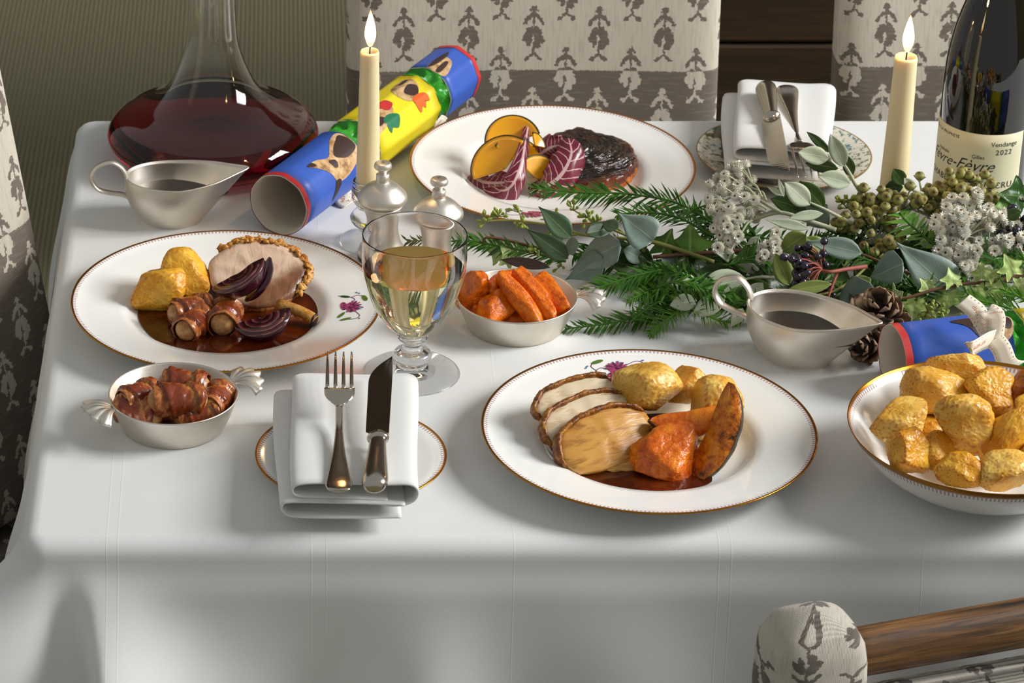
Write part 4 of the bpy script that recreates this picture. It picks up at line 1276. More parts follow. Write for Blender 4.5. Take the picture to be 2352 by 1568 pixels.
def m_radicchio():
    M = Mt('radicchio_leaf', rough=0.3, coat=0.2, coatr=0.2)
    u, v, _ = M.sep(M.coord('UV'))
    av = M.ma('ABSOLUTE', M.ma('SUBTRACT', v, 0.5))
    wob = M.ma('MULTIPLY', M.noise(9, 2, 0.5, M.coord('UV')), 0.35)
    f = M.ma('FRACT', M.ma('ADD', M.ma('SUBTRACT', M.ma('MULTIPLY', u, 9.0), M.ma('MULTIPLY', av, 3.4)), wob))
    side = M.ma('MULTIPLY', M.ma('LESS_THAN', f, 0.13), M.ma('LESS_THAN', av, 0.47))
    midr = M.ma('LESS_THAN', av, M.ma('SUBTRACT', 0.075, M.ma('MULTIPLY', u, 0.06)))
    vein = M.ma('MAXIMUM', side, midr)
    c = M.mix(M.noise(40, 3, 0.6), '#5e0f26', '#86203d')
    M.set('col', M.mix(M.ma('MULTIPLY', vein, 0.85), c, '#e0bdb8'))
    M.bump(M.ma('ADD', vein, M.noise(120, 2, 0.5)), 0.4, 0.001)
    return M.m
M_RADI = m_radicchio()
def m_sqslice():
    M = Mt('squash_slice', rough=0.22, sss=0.3, sssr=(0.01, 0.005, 0.001), ssss=0.4, coat=0.3, coatr=0.1)
    n = M.noise(30, 3, 0.6)
    M.set('col', M.mix(n, '#f7c01c', '#ea960c')); M.bump(M.noise(150, 2, 0.5), 0.2, 0.0006)
    return M.m
M_SQS = m_sqslice()

# ================================================================ food shapes
def put(name, VF, mat, label, cat, loc, rot, group=None, mi=None, uv=None, sm=True):
    return solo(name, VF, mat, label, cat, loc, rot, group, sm, uv, mi)
def spud(u, v, z, dim, seed, label, rot=(0, 0, 0), mat=None, group=None, k=10, nrand=5, planes=None, amp=.05):
    return put('roast_potato', chunk([q * 1.12 for q in dim], seed, 14, planes, nrand + 3, 5, amp, 2.4, .026, (.54, .88)), mat or M_POT, label, 'potato', at(u, v, z), rot, group)
def pig(label, p, ang, L=.050, r=.0105, tilt=0.0, seed=0, group=None, turns=1.7, roll=0.0):
    t = thing('wrapped_sausage', label, 'sausage', p, (roll, tilt, ang), group)
    rnd = random.Random(seed)
    S = [(-L / 2, 0.0)] + [(-L / 2 + r * .9 * (1 - cos(a)), r * .93 * sin(a)) for a in (.5, 1.0, 1.4)] + [(0, r * .96)] + [(L / 2 - r * .9 * (1 - cos(a)), r * .93 * sin(a)) for a in (1.4, 1.0, .5)] + [(L / 2, 0)]
    V, Fc = lathe([(b, a) for a, b in S], 20)
    part('sausage', ([(z, x, y) for x, y, z in V], Fc), M_SAUS, t)
    V = []; uv = []; nu, nv = 56, 40
    for i in range(nu):
        s = i / (nu - 1)
        for j in range(nv + 1):
            a = j / nv
            ph = s * turns - a
            f = ph % 1.0
            end = min(1, s / .08, (1 - s) / .08)
            rr = r * (.99 + .03 * end) + .0026 * (1 - f) ** 1.5 * end + .0009 * noise.noise(Vector((s * 9, cos(a * 2 * pi) * 2 + seed, sin(a * 2 * pi) * 2)))
            wob = .0035 * noise.noise(Vector((a * 4, seed * 3.1, s * 1.0)))
            x = lerp(-L * .40, L * .40, s) + wob
            V.append((x, rr * cos(2 * pi * a), rr * sin(2 * pi * a))); uv.append((ph * 1.0, a * 2 + s))
    part('bacon', thicken((V, grid_faces(nu, nv + 1)), nu, nv + 1, .0012), M_BACON, t, uv=uv + uv)
    return t
def wedge(L, Rr, half, n=26, m=12, bumps=.03, seed=0):
    """segment of a round vegetable: length L along x, rounded belly down (-z), knife edge up"""
    V = []
    for i in range(n + 1):
        s = -1 + 2 * i / n
        rr = Rr * max(.06, (1 - abs(s) ** 2.2)) ** .62
        for j in range(m + 1):
            a = (j / m * 2 - 1) * half
            q = rr * (1 + bumps * noise.noise(Vector((s * 3, a * 2, seed))))
            V.append((s * L / 2, q * sin(a), -q * cos(a)))
        V.append((s * L / 2, .0006 * sin(s * 9), 0.15 * rr * (abs(s))))
    w = m + 2
    Fc = [tuple(reversed(f)) for f in grid_faces(n + 1, w, False, True)]
    Fc.append(tuple(range(w))); Fc.append(tuple(reversed(range(n * w, n * w + w))))
    mi = []
    for i in range(n):
        for j in range(w): mi.append(1 if j < m else 0)
    mi += [1, 1]
    return V, Fc, mi
def moon(Ro, Ri, A, t, seed=0, n=34, hollow=.8):
    """crescent wedge of squash: arc in the xz plane, belly (rind) down"""
    V = []; m = 14
    for i in range(n + 1):
        q = -1 + 2 * i / n; a = q * A
        k = max(.02, 1 - abs(q) ** 2.6) ** .5
        ro = Ro; ri = lerp(ro - .0005, Ri, k)
        th = t * (.25 + .75 * k)
        mid = (ro + ri) / 2
        sec = [(ri, -.28), (lerp(ri, ro, .30), -.62), (lerp(ri, ro, .65), -.88), (ro * .975, -1.0), (ro, -.7), (ro * 1.012, 0), (ro, .7), (ro * .975, 1.0), (lerp(ri, ro, .65), .88), (lerp(ri, ro, .30), .62), (ri, .28), (ri * .985, 0)]
        for r_, y_ in sec:
            nn = 1 + .03 * noise.noise(Vector((a * 4, y_ * 2, seed + r_ * 90)))
            V.append((r_ * nn * sin(a), y_ * th * nn, -r_ * nn * cos(a)))
    w = 12
    Fc = [tuple(reversed(f)) for f in grid_faces(n + 1, w, False, True)]
    mi = []
    for i in range(n):
        for j in range(w): mi.append(1 if 3 <= j <= 6 else 0)
    Fc.append(tuple(range(w))); Fc.append(tuple(reversed(range(n * w, n * w + w)))); mi += [1, 1]
    return V, Fc, mi
def pool(label, k, rfun, z=.0078, cx=0, cy=0):
    x, y = PL[k]
    n = 120; V = [(cx, cy, z)]; m = 5
    for j in range(1, m + 1):
        for i in range(n):
            a = 2 * pi * i / n; r = rfun(a) * (j / m)
            V.append((r * cos(a) + cx * (1 - j / m), r * sin(a) + cy * (1 - j / m), z if j < m else z - .0009))
    Fc = [(0, 1 + i, 1 + (i + 1) % n) for i in range(n)]
    for j in range(m - 1):
        for i in range(n):
            a = 1 + j * n + i; b = 1 + j * n + (i + 1) % n
            Fc.append((a, a + n, b + n, b))
    return solo('gravy_pool', (V, Fc), M_GRAVY, label, 'gravy', (x, y, TZ))

# ---------------------------------------------------------------- plate of pork (left)
pool('glossy brown gravy pooled under the pork', 'L', lambda a: .0838 + .0006 * sin(3 * a) - .012 * smooth(.2, 1, sin(a)) - .004 * smooth(.6, 1, -cos(a)), z=.0102)
spud(362, 662, .027, (.060, .046, .040), 11, 'golden roast potato at the left of the pork plate', (0.1, -.15, .5))
spud(421, 632, .034, (.052, .046, .044), 12, 'flat-topped golden roast potato leaning on the pork', (.25, .1, -.3), planes=[(.2, -.6, .75, .55)])
def pork():
    t = thing('pork_slice', 'thick slice of roast pork with crackling round its edge', 'meat', at(590, 634, .030), (30 * D2R, 4 * D2R, 2 * D2R))
    n = 72
    def out(a): return .0430 * (1 + .05 * sin(2 * a + .5) + .03 * sin(5 * a) + .02 * sin(9 * a + 1)), .0350 * (1 + .04 * sin(3 * a))
    V = []; th = .007; m = 7
    for j in range(m + 1):
        for k in range(n):
            a = 2 * pi * k / n; rx, ry = out(a); f = j / m
            V.append((rx * cos(a) * f, ry * sin(a) * f, th * (1 - .15 * f * f) + .0014 * noise.noise(Vector((cos(a) * f * 4, sin(a) * f * 4, 1)))))
    for j in range(3):
        for k in range(n):
            a = 2 * pi * k / n; rx, ry = out(a); b = (1.01, 1.01, .9)[j]
            V.append((rx * cos(a) * b, ry * sin(a) * b, (th * .4, -th * .6, -th)[j]))
    R_ = m + 1 + 3
    Fc = grid_faces(R_, n, False, True); Fc.append(tuple(range((R_ - 1) * n, R_ * n)))
    part('meat', (V, [tuple(reversed(f)) for f in [tuple(reversed(q)) for q in Fc]]), M_PORK, t)
    nu, nv = 120, 6; V = []
    for k in range(nu):
        a = lerp(-.62, 2.50, k / (nu - 1)); rx, ry = out(a)
        w = .0052 + .0036 * noise.noise(Vector((k * .16, 3, 1))) + .0026 * noise.noise(Vector((k * .55, 5, 1)))
        for j in range(nv):
            q = j / (nv - 1)
            e = Vector((cos(a), sin(a), 0)) * (w * q)
            V.append(Vector((rx * cos(a) * .985, ry * sin(a) * .985, .005)) + e + Vector((0, 0, .0030 * noise.noise(Vector((k * .3, q * 2, 8))) + .0016 * noise.noise(Vector((k * .8, q * 3, 2))) - .002 * q)))
    V, Fc = thicken((V, grid_faces(nu, nv)), nu, nv, .0055)
    part('crackling', (V, Fc), M_CRACK, t)
    P = [(.004 + .04 * q / 9, -.028 - .010 * q / 9, -.002 + .001 * sin(q)) for q in range(10)]
    part('dark_edge', tube([(lerp(-.034, .034, q / 14), -.0345 * sqrt(max(.05, 1 - (q / 7 - 1) ** 2 * .8)), -.001) for q in range(15)], [.004 + .0012 * sin(q * 1.7) for q in range(15)], 10), M_SKIN, t)
pork()
t = thing('rib_bone', 'bare roasted rib bone sticking out towards the plate rim', 'bone', at(640, 700, .022))
d = at(724, 736, .016) - at(640, 700, .022)
part('bone_shaft', tube([d * (q / 8) + Vector((0, 0, .003 * sin(q / 8 * pi))) for q in range(9)], [.0068, .0062, .0056, .0054, .0054, .0056, .0060, .0063, .0058], 14, True, (1, .8)), M_BONE, t)
part('charred_end', tube([d * (.95 + q * .025) for q in range(4)], [.0056, .0064, .0060, .0035], 14), M_CHAR, t)
V, Fc, mi = wedge(.054, .021, .50, seed=2)
put('onion_wedge', (V, Fc), [M_ONION, M_OSKIN], 'charred red onion wedge lying on top of the pork slice', 'onion', at(546, 628, .052), (-52 * D2R, -30 * D2R, 10 * D2R), mi=mi)
V, Fc, mi = wedge(.046, .012, .35, seed=3)
put('onion_petal', (V, Fc), [M_OSKIN, M_OSKIN], 'loose glossy purple onion petal beside the onion wedge', 'onion', at(590, 640, .046), (-40 * D2R, -58 * D2R, 25 * D2R), mi=mi)
V, Fc, mi = wedge(.052, .022, .55, seed=4)
put('onion_wedge', (V, Fc), [M_ONION, M_OSKIN], 'dark roast onion wedge sitting in the gravy below the pork', 'onion', at(602, 728, .028), (-38 * D2R, -14 * D2R, 12 * D2R), mi=mi)
g = 'bacon-wrapped sausages'
pig('bacon-wrapped sausage tucked behind two others on the pork plate', at(440, 712, .021), 28 * D2R, .046, .0112, 0.0, 21, g)
pig('bacon-wrapped sausage with bare pale end towards us on the pork plate', at(446, 742, .018), 62 * D2R, .046, .0115, 0.0, 22, g)
pig('bacon-wrapped sausage standing nearest the onion on the pork plate', at(516, 728, .019), 84 * D2R, .046, .0125, 0.05, 23, g)

# ---------------------------------------------------------------- plate of turkey (front)
pool('brown gravy pooled in front of the turkey slices', 'F', lambda a: .0838 - .030 * smooth(-.2, .9, sin(a)) - .050 * smooth(.55, .95, cos(a)) * (1 if sin(a) > -.85 else .5) - .004 * sin(5 * a), z=.0102, cx=-.01, cy=-.02)
def turkey(label, uvc, z, length, depth, th, mat, seed, tilt, yaw, sag=0.0):
    t = thing('turkey_slice', label, 'meat', at(uvc[0], uvc[1], z), (0, 0, 0), 'sliced roast turkey')
    t.rotation_euler = (R(z=yaw) @ R(x=tilt)).to_euler()
    n = 60; rows = 8; V = []
    def out(a):
        c, s = cos(a), sin(a)
        x = length / 2 * sgnpow(c, .85) ; y = depth / 2 * (sgnpow(s, .8) if s > 0 else sgnpow(s, .9) * .95)
        w = 1 + .05 * noise.noise(Vector((c * 2, s * 2, seed))) + .02 * noise.noise(Vector((c * 8, s * 8, seed)))
        return x * w, y * w + .10 * depth * (x / (length / 2))
    for j in range(rows + 1):
        f = j / rows
        for k in range(n):
            x, y = out(2 * pi * k / n)
            V.append((x * f, y * f, th / 2 * (1 - .25 * f ** 3) + .0012 * noise.noise(Vector((x * f * 90, y * f * 40, seed))) - sag * (x * f / (length / 2)) ** 2))
    for z_, f in ((0, 1.02), (-th * .4, .99), (-th * .5, .9), (-th * .5, .05)):
        for k in range(n):
            x, y = out(2 * pi * k / n); V.append((x * f, y * f, z_ - sag * (x * f / (length / 2)) ** 2))
    Fc = grid_faces(rows + 5, n, False, True)
    part('meat', (V, Fc), mat, t)
    P = []; Rd = []
    for k in range(48):
        a = lerp(.10 * pi, 1.12 * pi, k / 47); x, y = out(a)
        P.append((x * 1.01, y * 1.02, .001 - sag * (x / (length / 2)) ** 2 + .0006 * noise.noise(Vector((k * .5, seed, 0))))); Rd.append(th * .43 * (.95 + .12 * noise.noise(Vector((k * .4, seed, 4)))) * min(1, .35 + k / 8, .35 + (47 - k) / 8))
    V, Fc = tube(P, Rd, 14, True, (.7, 1.5))
    V = [v * (1 + 0) + Vector((noise.noise(v * 260), noise.noise(v * 260 + Vector((9, 0, 0))), noise.noise(v * 260 + Vector((0, 9, 0))))) * .0009 for v in V]
    part('skin', (V, Fc), M_SKIN, t)
    return t
turkey('pale turkey slice at the back of the three slices', (1322, 926), .034, .076, .040, .010, M_TURK, 1, 34 * D2R, 22 * D2R)
turkey('middle turkey slice with browned skin edge', (1345, 968), .029, .084, .044, .010, M_TURK, 2, 34 * D2R, 27 * D2R)
turkey('front turkey slice glazed with gravy', (1392, 1010), .027, .090, .052, .011, M_TURKG, 3, 36 * D2R, 24 * D2R, .004)
put('turkey_scrap', chunk((.046, .018, .009), 31, 8, None, 4, 4, .15, 3, .03), M_TURKG, 'small torn strip of turkey lying in the gravy', 'meat', at(1432, 1066, .012), (.2, .05, .15))
put('cranberry_relish', chunk((.034, .020, .016), 33, 6, None, 3, 4, .25, 3, .05), M_BERRY, 'spoonful of dark red cranberry relish behind the turkey', 'relish', at(1392, 884, .018), (0, 0, .3))
spud(1481, 898, .038, (.060, .052, .048), 41, 'largest smooth roast potato on the turkey plate', (.1, .15, .2), M_POT2, k=8)
spud(1572, 890, .030, (.040, .040, .042), 42, 'small roast potato behind the largest one on the turkey plate', (0, .2, .5), M_POT2)
spud(1640, 938, .032, (.050, .046, .052), 43, 'roast potato behind the upright squash wedge', (0, .3, .1), M_POT2)
CD = Vector((0, -.88, .47))
def facing(p0, ax, belly_right=True):
    x = ax.normalized(); z = x.cross(CD).normalized()
    if (z.x > 0) == belly_right: z = -z
    y = z.cross(x); M = Matrix((x, y, z)).transposed().to_4x4(); M.translation = p0
    return M
V, Fc, mi = moon(.038, .017, 1.05, .011, 5)
zz = Vector((-.16, .30, .94)).normalized(); xx = zz.cross(CD).normalized() * -1
yy = zz.cross(xx); M = Matrix((xx, yy, zz)).transposed().to_4x4(); M.translation = at(1572, 900, .060)
o = put('squash_wedge', (V, Fc), [M_SQ, M_RIND], 'curved crescent of roast squash below the largest potato', 'squash', (0, 0, 0), (0, 0, 0), mi=mi); o.matrix_world = M
V, Fc, mi = wedge(.092, .027, .62, seed=7, bumps=.05)
b0, b1 = at(1606, 1092, .008), at(1694, 896, .070)
o = put('squash_wedge', (V, Fc), [M_SQB, M_RIND], 'tall pointed squash wedge with charred spots and dark rind', 'squash', (0, 0, 0), (0, 0, 0), mi=mi); o.matrix_world = facing((b0 + b1) / 2 + Vector((-.010, 0, 0)), b1 - b0)
put('squash_chunk', chunk((.064, .044, .036), 61, 14, [(.15, -.45, .85, .55), (-.6, -.5, .3, .62), (.75, -.5, .2, .66)], 3, 5, .09, 2.6, .03, (.7, .95), True), M_SQ, 'chunky block of orange roast squash at the front of the plate', 'squash', at(1528, 1046, .023), (.15, -.1, .25))

# ---------------------------------------------------------------- tart plate (back)
def tart():
    t = thing('tart', 'round dark caramelised tart on the back plate', 'tart', at(1338, 392, .006), (0.10, 0, 0.2))
    V = []; n = 110; m = 30
    prof = [(q / 24 * .049, .0225 - .004 * (q / 24) ** 3) for q in range(25)] + [(.0515, .017), (.0525, .012), (.0520, .006), (.0495, .002), (.046, .0006)]
    for r, z in prof:
        for k in range(n):
            a = 2 * pi * k / n; x, y = r * cos(a), r * sin(a)
            edge = smooth(.04, .053, r)
            w = 1 + .05 * noise.noise(Vector((cos(a) * 2, sin(a) * 2, 3))) + .05 * edge * noise.noise(Vector((cos(a) * 9, sin(a) * 9, z * 60)))
            dd = sqrt((x + .012) ** 2 + 2.2 * (y - .010) ** 2)
            ridge = .0013 * sin(dd * 850 + 5 * noise.noise(Vector((x * 50, y * 50, 1)))) * (1 - edge) + .004 * noise.noise(Vector((x * 55, y * 55, 5))) + .0015 * noise.noise(Vector((x * 160, y * 160, 8)))
            V.append((x * w, y * w, z + (ridge if r < .052 else 0)))
    Fc = grid_faces(len(prof), n, False, True)
    part('caramel_top', (V, Fc), m_tart(), t)
    V, Fc = lathe(prof_smooth([(0, .0), (.040, 0), (.0500, .001), (.0530, .005), (.0520, .010), (.046, .012), (0, .012)], 4), 90)
    V = [Vector(v) * (1 + .05 * noise.noise(Vector(v) * 80)) for v in V]
    part('pastry', (V, Fc), m_crust('tart_pastry', '#7a2a08', '#b8591a', '#d89038', 60), t)
tart()
def disc_slice(label, u, v, z, r, turn, ang=pi, tilt=(0, 0, 0)):
    """half-moon slice standing with its face to the viewer; turn rotates it in its own plane"""
    nu, nv = 10, 26
    def fn(i, j):
        a = (j - .5) * ang; q = max(.02, i)
        x, y = r * q * cos(a), r * q * sin(a)
        return Vector((x - r * .45, y, .16 * r * (y / r) ** 2))
    n = (Vector((0, -.80, .60)) + Vector(tilt)).normalized()
    x = Vector((1, 0, 0)); x = (x - n * x.dot(n)).normalized(); y = n.cross(x)
    M = Matrix((x, y, n)).transposed().to_4x4() @ R(z=turn); M.translation = at(u, v, z)
    t = thing('squash_slice', label, 'squash', group='thin squash slices'); t.matrix_world = M
    part('flesh', thicken(sheet(fn, nu, nv), nu, nv, .0018), M_SQS, t)
    part('rind', tube([Vector(fn(1, j / 40)) for j in range(41)], .0011, 6), M_RIND, t)
disc_slice('thin half-moon of yellow squash standing at the top of the salad', 1172, 300, .048, .027, 1.75, 2.9)
disc_slice('thin half-moon of yellow squash leaning at the left of the salad', 1140, 362, .034, .033, 2.2, 2.5, (-.2, 0, 0))
disc_slice('folded orange squash slice between the two radicchio leaves', 1246, 390, .026, .024, 1.2, 2.8, (.3, 0, 0))
disc_slice('small curl of squash beside the striped radicchio leaf', 1234, 325, .048, .012, .9, 2.0, (.8, 0, 0))
disc_slice('half-hidden orange squash slice behind the striped radicchio leaf', 1190, 348, .036, .026, 1.4, 2.4, (.3, 0, .2))
def radicchio(label, pts, widths, normal, curl, ruf, seed):
    P = catmull(pts, 6); nu = len(P); nv = 19
    V = []; uv = []
    for i, p in enumerate(P):
        s = i / (nu - 1)
        tg = (P[min(i + 1, nu - 1)] - P[max(i - 1, 0)]).normalized()
        nn = Vector(normal); side = tg.cross(nn).normalized(); up = side.cross(tg)
        f = s * (len(widths) - 1); k = min(int(f), len(widths) - 2); w = lerp(widths[k], widths[k + 1], f - k)
        for j in range(nv):
            q = (j / (nv - 1) - .5) * 2
            a = q * curl
            off = side * (w * sin(a) / max(.2, curl) * 1.0) + up * (-w * (1 - cos(a)) / max(.2, curl))
            off += up * ruf * abs(q) ** 2 * noise.noise(Vector((s * 5, q * 1.5, seed))) + tg * ruf * .6 * q * q * noise.noise(Vector((s * 3 + 9, q, seed)))
            V.append(p + off); uv.append((s, j / (nv - 1)))
    root = P[0].copy()
    V2, Fc = thicken((V, grid_faces(nu, nv)), nu, nv, .0011)
    t = solo('radicchio_leaf', ([v - root for v in V2], Fc), M_RADI, label, 'salad leaf', root, uv=uv + uv)
    return t
radicchio('striped radicchio leaf curling down the middle of the salad', [at(1213, 288, .052), at(1206, 330, .048), at(1196, 380, .036), at(1176, 425, .022), at(1148, 438, .012), at(1118, 415, .010)], [.004, .007, .011, .015, .017, .010], (.25, -.75, .6), 1.3, .008, 1)
radicchio('broad purple radicchio leaf leaning against the tart', [at(1215, 440, .010), at(1255, 428, .018), at(1290, 400, .028), at(1312, 355, .042), at(1306, 318, .050)], [.008, .015, .019, .020, .010], (.1, -.8, .55), .9, .012, 2)
radicchio('dark radicchio leaf lying under the squash slices', [at(1080, 402, .012), at(1110, 418, .012), at(1150, 420, .014), at(1190, 412, .018)], [.006, .016, .018, .012], (0, -.55, .8), 1.0, .012, 3)
radicchio('small radicchio leaf behind the broad one', [at(1232, 360, .030), at(1262, 340, .040), at(1296, 330, .044)], [.008, .015, .010], (0, -.8, .5), .8, .012, 4)

# ---------------------------------------------------------------- dish of sausages
g = 'bacon-wrapped sausages'
zb = TZ
def pd(u, v, z): return at(u, v, z)
for lab, u, v, z, a, L, r_, s, tl in (
        ('largest bacon-wrapped sausage on top of the dish', 408, 918, .033, 8, .052, .0128, 1, .05),
        ('bacon-wrapped sausage at the left of the dish against the rim', 322, 912, .026, 38, .044, .0118, 2, .0),
        ('bacon-wrapped sausage low at the front left of the dish', 316, 944, .020, -22, .046, .0112, 3, .0),
        ('bacon-wrapped sausage with a frizzled end at the back of the dish', 424, 884, .030, -14, .046, .0115, 4, .0),
        ('bacon-wrapped sausage at the right of the dish', 494, 920, .024, 70, .044, .0118, 5, .0),
        ('bacon-wrapped sausage half hidden at the front of the dish', 455, 950, .019, 12, .042, .0112, 6, .0),
        ('bacon-wrapped sausage buried in the middle of the dish', 380, 928, .016, -30, .046, .0112, 7, .0)):
    pig(lab, at(u, v, z), a * D2R, L, r_, tl, 30 + s, g)

# ---------------------------------------------------------------- dish of carrots
for i, (lab, u, v, z, dim, rot, pl) in enumerate((
        ('flat carrot slab standing at the left of the dish', 1092, 668, .034, (.020, .028, .046), (.25, .25, .4), None),
        ('broad carrot piece standing at the back of the dish', 1160, 660, .034, (.040, .026, .036), (.2, -.35, .5), [(.5, -.6, .5, .6)]),
        ('tapered carrot baton lying diagonally in the middle of the dish', 1193, 690, .037, (.062, .018, .017), (.3, .52, -.62), None),
        ('tapered carrot baton lying beside the diagonal one', 1228, 682, .036, (.060, .019, .018), (.2, .50, -.75), None),
        ('pale carrot wedge at the right of the dish', 1256, 674, .033, (.050, .024, .022), (.5, .55, -1.0), None),
        ('short carrot chunk at the front of the dish', 1146, 706, .029, (.032, .026, .028), (.2, .1, .5), [(0, -.5, .7, .6)]),
        ('small carrot tip behind the batons', 1196, 655, .032, (.028, .020, .024), (.3, .3, .2), None),
        ('carrot piece lying low at the front left', 1130, 722, .015, (.036, .020, .018), (0, .1, -.4), None),
        ('carrot piece lying low in the middle of the dish', 1184, 730, .014, (.040, .022, .018), (0, 0, .3), None),
        ('carrot piece lying low under the right-hand wedge', 1226, 716, .015, (.036, .022, .018), (0, 0, -.3), None))):
    put('roast_carrot', chunk(dim, 70 + i, 9, pl, 4, 4, .07, 2.2, .03, (.7, .95), True), M_CARROT, lab, 'carrot', at(u, v, z), rot, 'roast carrots in the silver dish')

# ---------------------------------------------------------------- bowl of potatoes
g = 'roast potatoes in the white bowl'
K = 1 / 2760
for i, (lab, u, v, z, w, d, h, rot, mat, pl) in enumerate((
        ('crusty roast potato at the back left of the bowl', 2140, 893, .066, 162, 120, 92, (.2, .1, .2), M_POT2, None),
        ('pale sliced roast potato standing at the very back of the bowl', 2200, 846, .068, 148, 90, 100, (.5, 0, -.1), M_POT2, [(0, -.7, .7, .6)]),
        ('smooth golden roast potato at the right back of the bowl', 2276, 900, .066, 138, 110, 104, (.1, .35, .3), M_POT, [(-.3, -.6, .7, .6)]),
        ('wrinkled roast potato against the left side of the bowl', 2068, 958, .062, 142, 110, 96, (.3, -.1, .1), M_POT2, [(0, -.2, .9, .7)]),
        ('big crusty roast potato in the middle of the bowl', 2212, 972, .078, 140, 120, 124, (.2, .4, .6), M_POT2, [(-.8, -.5, -.1, .6)]),
        ('smooth wedge of roast potato at the front left of the bowl', 2086, 1030, .062, 126, 104, 108, (.15, .25, .2), M_POT, [(.3, -.6, .6, .55), (-.8, -.3, .2, .7)]),
        ('small roast potato wedged behind the front wedge', 2150, 1040, .054, 80, 80, 92, (0, .2, 0), M_POT, None),
        ('angular roast potato at the front of the bowl', 2208, 1074, .060, 118, 100, 84, (.1, .2, .4), M_POT, [(-.4, -.5, .7, .6), (.8, -.4, .2, .7)]),
        ('long roast potato baton lying at the right of the bowl', 2312, 990, .074, 170, 84, 74, (.2, -.75, .5), M_POT, None),
        ('pale rough roast potato at the front right of the bowl', 2310, 1082, .060, 126, 100, 78, (.2, 0, .1), M_POT2, None),
        ('crisp dark brown roast potato at the right edge', 2352, 888, .070, 70, 80, 96, (0, .2, 0), M_POT3, None),
        ('roast potato half out of view at the right of the bowl', 2392, 950, .066, 130, 110, 96, (0, .2, .4), M_POT, None),
        ('roast potato out at the right of the front row', 2400, 1050, .060, 120, 100, 90, (.2, 0, .8), M_POT2, None),
        ('roast potato buried under the middle of the heap', 2240, 985, .036, 150, 140, 100, (0, 0, 0), M_POT, None),
        ('roast potato buried at the left under the wrinkled one', 2130, 985, .036, 120, 120, 90, (0, .3, 0), M_POT, None),
        ('roast potato buried at the back of the heap', 2250, 920, .040, 140, 120, 90, (.3, 0, 0), M_POT, None),
        ('roast potato buried at the front right of the heap', 2300, 1030, .036, 120, 120, 90, (.3, .3, 0), M_POT, None))):
    put('roast_potato', chunk((w * K * 1.12, d * K * 1.12, h * K * 1.12), 100 + i, 16, pl, 8, 5, .07, 2.6, .034, (.54, .88)), mat, lab, 'potato', at(u, v, z), rot, g)
# ================================================================ garland
def gy(u, v, y):
    """point on the upright plane y seen at picture position (u, v)"""
    x = (u - P_X) / F_PX; q = (v - P_Y) / F_PX
    d = Vector((x, _c - q * _s, -_s - q * _c)); t = y / d.y
    p = Vector((d.x * t, y, CAM_Z + d.z * t))
    if p.z < TZ + .003: p = at(u, v, .003)
    return p
def m_leaf(name, a, b, vein, back=None, rough=0.45, vs=0.5):
    M = Mt(name, rough=rough, spec=0.35, sheen=0.1)
    rn = M.nd('ShaderNodeObjectInfo').outputs['Random']
    u, v, _ = M.sep(M.coord('UV'))
    av = M.ma('ABSOLUTE', M.ma('SUBTRACT', v, 0.5))
    mid = M.ma('SUBTRACT', 1.0, M.step(0.008, 0.030, av))
    f = M.ma('ABSOLUTE', M.ma('SUBTRACT', M.ma('FRACT', M.ma('SUBTRACT', M.ma('MULTIPLY', u, 7.0), M.ma('MULTIPLY', av, 5.0))), 0.5))
    side = M.ma('MULTIPLY', M.ma('SUBTRACT', 1.0, M.step(0.0, 0.07, f)), 0.28)
    n = M.noise(45, 4, 0.6)
    c = M.mix(M.step(0.3, 0.7, M.ma('ADD', M.ma('MULTIPLY', n, 0.6), M.ma('MULTIPLY', rn, 0.4))), a, b)
    c = M.mix(M.ma('MULTIPLY', M.ma('MAXIMUM', mid, side), vs), c, vein)
    if back:
        c = M.mix(M.nd('ShaderNodeNewGeometry').outputs['Backfacing'], c, M.mix(n, back, vein))
    M.set('col', c)
    M.bump(M.ma('ADD', M.ma('ADD', mid, side), M.ma('MULTIPLY', n, 0.5)), 0.25, 0.0008)
    return M.m
ML_EUC = m_leaf('eucalyptus_leaf', '#6f867a', '#8b9c90', '#b3bc9c')
ML_EUCD = m_leaf('eucalyptus_leaf_dark', '#33492f', '#45603f', '#8c9a62')
ML_EUCP = m_leaf('eucalyptus_leaf_purple', '#3d2a26', '#54403a', '#7a6a50')
ML_PALE = m_leaf('pale_leaf_underside', '#a7b197', '#bcc3a9', '#d6d9bd', rough=0.7, vs=0.6)
ML_DARK = m_leaf('dark_glossy_leaf', '#24390f', '#3c571c', '#7d8c4a', rough=0.3)
ML_BAY = m_leaf('olive_green_leaf', '#66792c', '#87954a', '#b3b878')
ML_IVY = m_leaf('green_ivy_leaf', '#3f6a17', '#5f8a2a', '#9fb766')
ML_IVYD = m_leaf('dark_ivy_leaf', '#1f3d12', '#2f5519', '#5f7c3a', rough=0.3)
ML_IVYP = m_leaf('pale_ivy_leaf', '#a3bb64', '#bccd88', '#dfe3bd')
def m_green(name, a, b, rough=0.4):
    M = Mt(name, rough=rough, spec=0.4)
    M.set('col', M.mix(M.noise(60, 3, 0.6), a, b)); return M.m
MN_YEW = m_green('yew_needles', '#1f450b', '#477a1e', 0.35); MN_YEWB = m_green('bright_yew_needles', '#3f7322', '#5f9432', 0.4); MN_FERN = m_green('feathery_green', '#3f7416', '#699a28', 0.5)
MS_TWIG = m_green('brown_twig', '#4f3322', '#7a543a', 0.7); MS_GREEN = m_green('green_stem', '#7f8440', '#a09a58', 0.6); MS_PALE = m_green('woolly_pale_stem', '#a9ad8c', '#c2c3a6', 0.9); MS_RED = m_green('reddish_stem', '#8a3f38', '#b56a55', 0.6)
M_SEED = m_green('green_seed_bud', '#7f9433', '#9fae52', 0.5)
